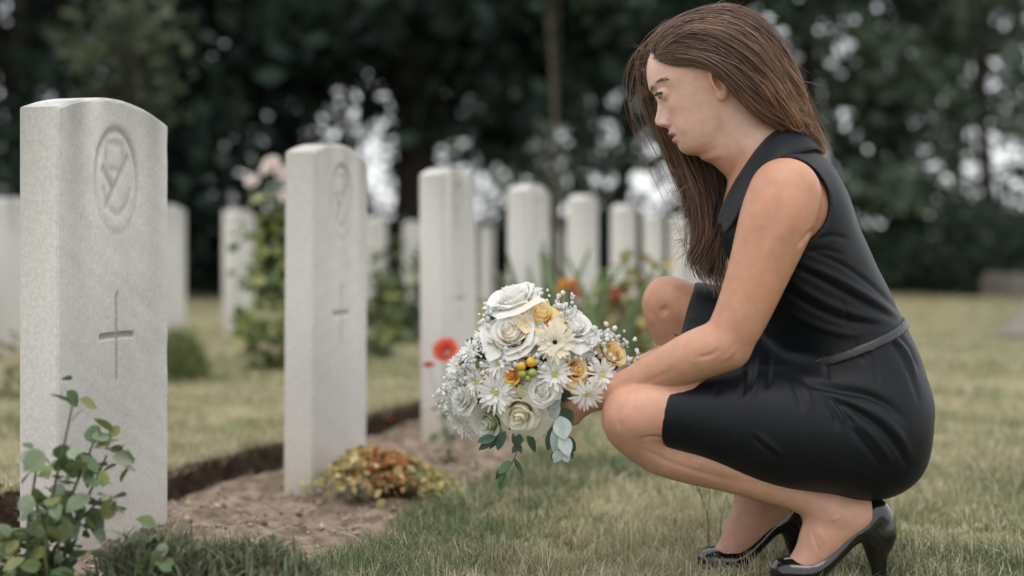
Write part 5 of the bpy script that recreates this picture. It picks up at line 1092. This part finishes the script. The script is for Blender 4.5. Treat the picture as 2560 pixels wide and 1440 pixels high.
t = leafy_plant('rose_bush', 'tall yellow-green rose bush with pale pink blooms left of the second headstone', 'bush', 690, 6.6, [(0, 0, .82), (-.10, .05, .66), (.08, 0, .72), (-.06, -.05, .45), (.10, .05, .40), (.02, 0, .25), (-.12, 0, .30)], 300, .075, [(.22, .26, .075), (.28, .30, .09), (.15, .20, .06), (.10, .15, .05)], 53, spread=.06, sr=.006)
for i, (x, y, r) in enumerate([(678, 410, .034), (706, 432, .028), (630, 452, .026), (715, 486, .026), (662, 425, .02)]):
    mb = MB(); stem_to(mb, [0, 0, .7], rel(t, x, y + 20, 6.6), .003, rr, (.12, .16, .06), .05); obj('stem', mb.mesh('stem', True), m_plant, t); bloom(t, rel(t, x, y, 6.6), r, (.72, .56, .50), (.82, .74, .70), seed=10 + i)
leafy_plant('rose_bush', 'bush with yellow-green leaves showing right of the second headstone', 'bush', 945, 7.4, [(0, 0, .50), (-.08, 0, .55), (.06, 0, .42), (.03, .05, .3), (-.05, 0, .25)], 170, .075, [(.20, .23, .07), (.12, .16, .06), (.09, .13, .05)], 55, spread=.06, sr=.006)
leafy_plant('dark_bush', 'dark green bush between the second and third headstones', 'bush', 1000, 8.6, [(0, 0, .55), (-.12, 0, .50), (.12, 0, .48), (.05, .05, .62), (-.05, 0, .3), (.15, 0, .25)], 240, .085, [(.06, .085, .045), (.09, .11, .05), (.05, .07, .04)], 56, spread=.09, sr=.007)
tuft_shrub('grass_clump', 'pale grassy clump beside the right edge of the nearest headstone', 445, 6.0, .14, .12, .24, 2600, (.20, .23, .10), 57, L=.10, wd=.005, cat='plant')
def gladiolus():
    rng = np.random.default_rng(58); x, y = gpos(1440, 5.25); t = thing('gladiolus_plant', 'sword-leaved plant with small orange flowers behind the bouquet', 'plant', (x, y, 0))
    for i in range(34):
        a = rng.normal() * .35; L = rng.uniform(.35, .62); b = np.array([rng.normal() * .06, rng.normal() * .05, 0]); tip = b + np.array([math.sin(a) * L, rng.normal() * .08, math.cos(a) * L]); P = catmull([b, b * .6 + tip * .5 + [0, 0, .05], tip + [math.sin(a) * .05, 0, -.04 * abs(a)]], 9); w = .013 * np.sin(np.linspace(.25, 1, 9) * 2.9) + .001; s = np.array([1, 0, 0])
        V = np.stack([P - s * w[:, None], P + s * w[:, None]], 1).reshape(-1, 3); F = [[2 * k, 2 * k + 1, 2 * k + 3, 2 * k + 2] for k in range(8)]; mb = MB(); mb.add(V, F, np.array([.14, .19, .09]) * rng.uniform(.7, 1.5)); obj('leaf', mb.mesh('leaf', True), m_plant, t)
    for i, (px, py, c) in enumerate([(1432, 712, (.70, .20, .10)), (1450, 735, (.72, .25, .16)), (1412, 708, (.72, .40, .10)), (1395, 730, (.70, .48, .14))]):
        e = rel(t, px, py, 5.25); mb = MB(); stem_to(mb, [0, 0, 0], e, .003, rng, (.12, .16, .07), .05); obj('stem', mb.mesh('stem', True), m_plant, t); bloom(t, e, .020, np.array(c) * .7, c, 'flower', (-.2, -.6, .6), 60 + i)
gladiolus()
t = leafy_plant('marigold_bush', 'yellowish bush with one deep red flower left of the raised knee', 'bush', 1570, 5.5, [(0, 0, .50), (-.06, 0, .42), (.07, 0, .52), (.11, .03, .42), (-.04, -.04, .32), (.04, 0, .28), (-.08, .03, .30), (.03, 0, .4)], 620, .048, [(.40, .32, .10), (.34, .29, .10), (.20, .20, .07), (.46, .36, .13)], 63, spread=.06, sr=.004)
mb = MB(); stem_to(mb, [-.05, 0, .2], rel(t, 1524, 745, 5.45), .003, rr, (.12, .14, .05), .05); obj('stem', mb.mesh('stem', True), m_plant, t); bloom(t, rel(t, 1524, 733, 5.45), .034, (.35, .012, .01), (.55, .03, .02), seed=70, face=(-.1, -.5, .8))
leafy_plant('dark_bush', 'low dark plant below the yellowish bush, between bouquet and knee', 'bush', 1580, 4.9, [(0, 0, .2), (-.06, 0, .18), (.07, 0, .19), (.02, 0, .1)], 110, .04, [(.07, .10, .05), (.10, .13, .06)], 64, spread=.04, sr=.003)
leafy_plant('bedding_plant', 'low brownish green plants left of the nearest headstone at picture edge', 'plant', 15, 5.2, [(0, 0, .2), (-.06, 0, .15), (.07, 0, .12)], 70, .05, [(.16, .14, .07), (.20, .19, .10), (.12, .14, .06)], 65, spread=.05, sr=.003)
# fallen red petals and tall grass stalks
pm = leaf_mesh('fallen_petal', .020, .018, (.70, .12, .075), bend=.6, nv=5); pm.materials.append(m_petal)
for i, (px, py) in enumerate([(985, 1036), (972, 1090), (1362, 1122), (1430, 1148), (1478, 1000), (1335, 1205), (1300, 1195), (1452, 1112), (800, 1420), (1010, 1010), (1188, 1180), (1395, 1170)]):
    y = ZC * K / (py - HOR) * .97; X = (px - 1280) / K * y; o = obj('fallen_petal', pm, None, loc=(X, y, .016 if w_of(X, y) > .4 else .004), rot=(rr.normal() * .4, rr.normal() * .4, rr.uniform(0, 6.28)), scale=rr.uniform(.8, 1.4)); tag(o, 'small fallen red petal lying on the bed and lawn edge', 'petal', 'fallen red petals')
def stalk(px, py0, top, y, name='grass_stalk', seed=1, lab='', head=True):
    rng = np.random.default_rng(seed); mb = MB(); a = W(px, py0, y); b = W(top[0], top[1], y + .01); a[2] = min(a[2], .0); P = catmull([a, (a + b) / 2 + [rng.normal() * .006, 0, .004], b], 9); tube(mb, P, np.linspace(.0011, .0006, 9), 4, (.22, .24, .11)); t = thing(name, lab, 'grass', tuple(a)); me = mb.mesh('stem'); V = np.array([v.co for v in me.vertices]) - a; me.vertices.foreach_set('co', V.astype(np.float32).ravel()); obj('stem', me, m_plant, t)
    if head:
        mb = MB()
        for k in range(9): p = P[8] * (1 - k / 14) + P[5] * (k / 14) - a; tube(mb, [p, p + rng.normal(size=3) * .004 + [0, 0, .006]], [.0013, .0004], 4, (.24, .19, .10))
        obj('seed_head', mb.mesh('seed_head'), m_plant, t)
GSK = 'tall grass stalks on the lawn edge'
for i, q in enumerate([(1300, 1330, (1298, 1232), 2.62, 'tall grass stalk on the lawn right below the hanging bouquet leaves'), (1145, 1235, (1143, 1140), 3.2, 'tall grass stalk at the right end of the sedum mound'), (1120, 1270, (1128, 1215), 3.0, 'grass stalk on the soil edge below the sedum mound'), (1770, 1330, (1738, 1206), 2.62, 'tall thin grass stalk under the shin, left of the far shoe'),
                       (1772, 1330, (1776, 1214), 2.62, 'upright grass blade under the shin, beside the far ankle'), (1800, 1300, (1818, 1232), 2.62, 'short leaning grass blade beside the far ankle'), (2440, 1180, (2432, 1020), 3.4, 'tall grass blade on the lawn right of the dress'), (1205, 1200, (1190, 1152), 3.2, 'small seeding grass stalk on the soil left of the trailing leaves')]):
    stalk(q[0], q[1], q[2], q[3], seed=i, lab=q[4], head=i in (0, 1, 3, 7))
# ------------------------------------------------------------------ path and old stones at the far right
path_c = [(3.8, 9.5), (4.8, 12), (5.9, 14.8), (7.0, 18), (8.3, 22)]; P = catmull(np.array(path_c, float), 24); T = np.gradient(P, axis=0); N = np.stack([-T[:, 1], T[:, 0]], -1); N /= np.linalg.norm(N, axis=1)[:, None]
R = np.stack([np.concatenate([P + N * s, np.full((24, 1), .024)], 1) for s in (-.55, 0, .55)], 1); i = np.arange(23)[:, None] * 3 + np.arange(2)[None]
tag(obj('path', mesh_np('path', R.reshape(-1, 3), np.stack([i, i + 3, i + 4, i + 1], -1).reshape(-1, 4)[:, ::-1]), mat('gravel', (.13, .115, .105), (.21, .19, .175), scale=30, rough=.95, bump=.5, bscale=90)), kind='structure')
old = stone_mesh('old_headstone', 14, 24, 77, H=.42, carved=False)
for px, y, lab in [(2486, 19.0, 'low weathered brownish headstone beside the far path'), (2552, 18.0, 'old grey headstone by the path at the right edge')]:
    o = obj('old_headstone', old, mat('old_stone', (.085, .075, .06), (.15, .13, .11), scale=8, rough=.95), loc=((px - 1280) / K * y, y, -.08), rot=(0, 0, .3)); tag(o, lab, 'headstone', 'old stones by the far path')
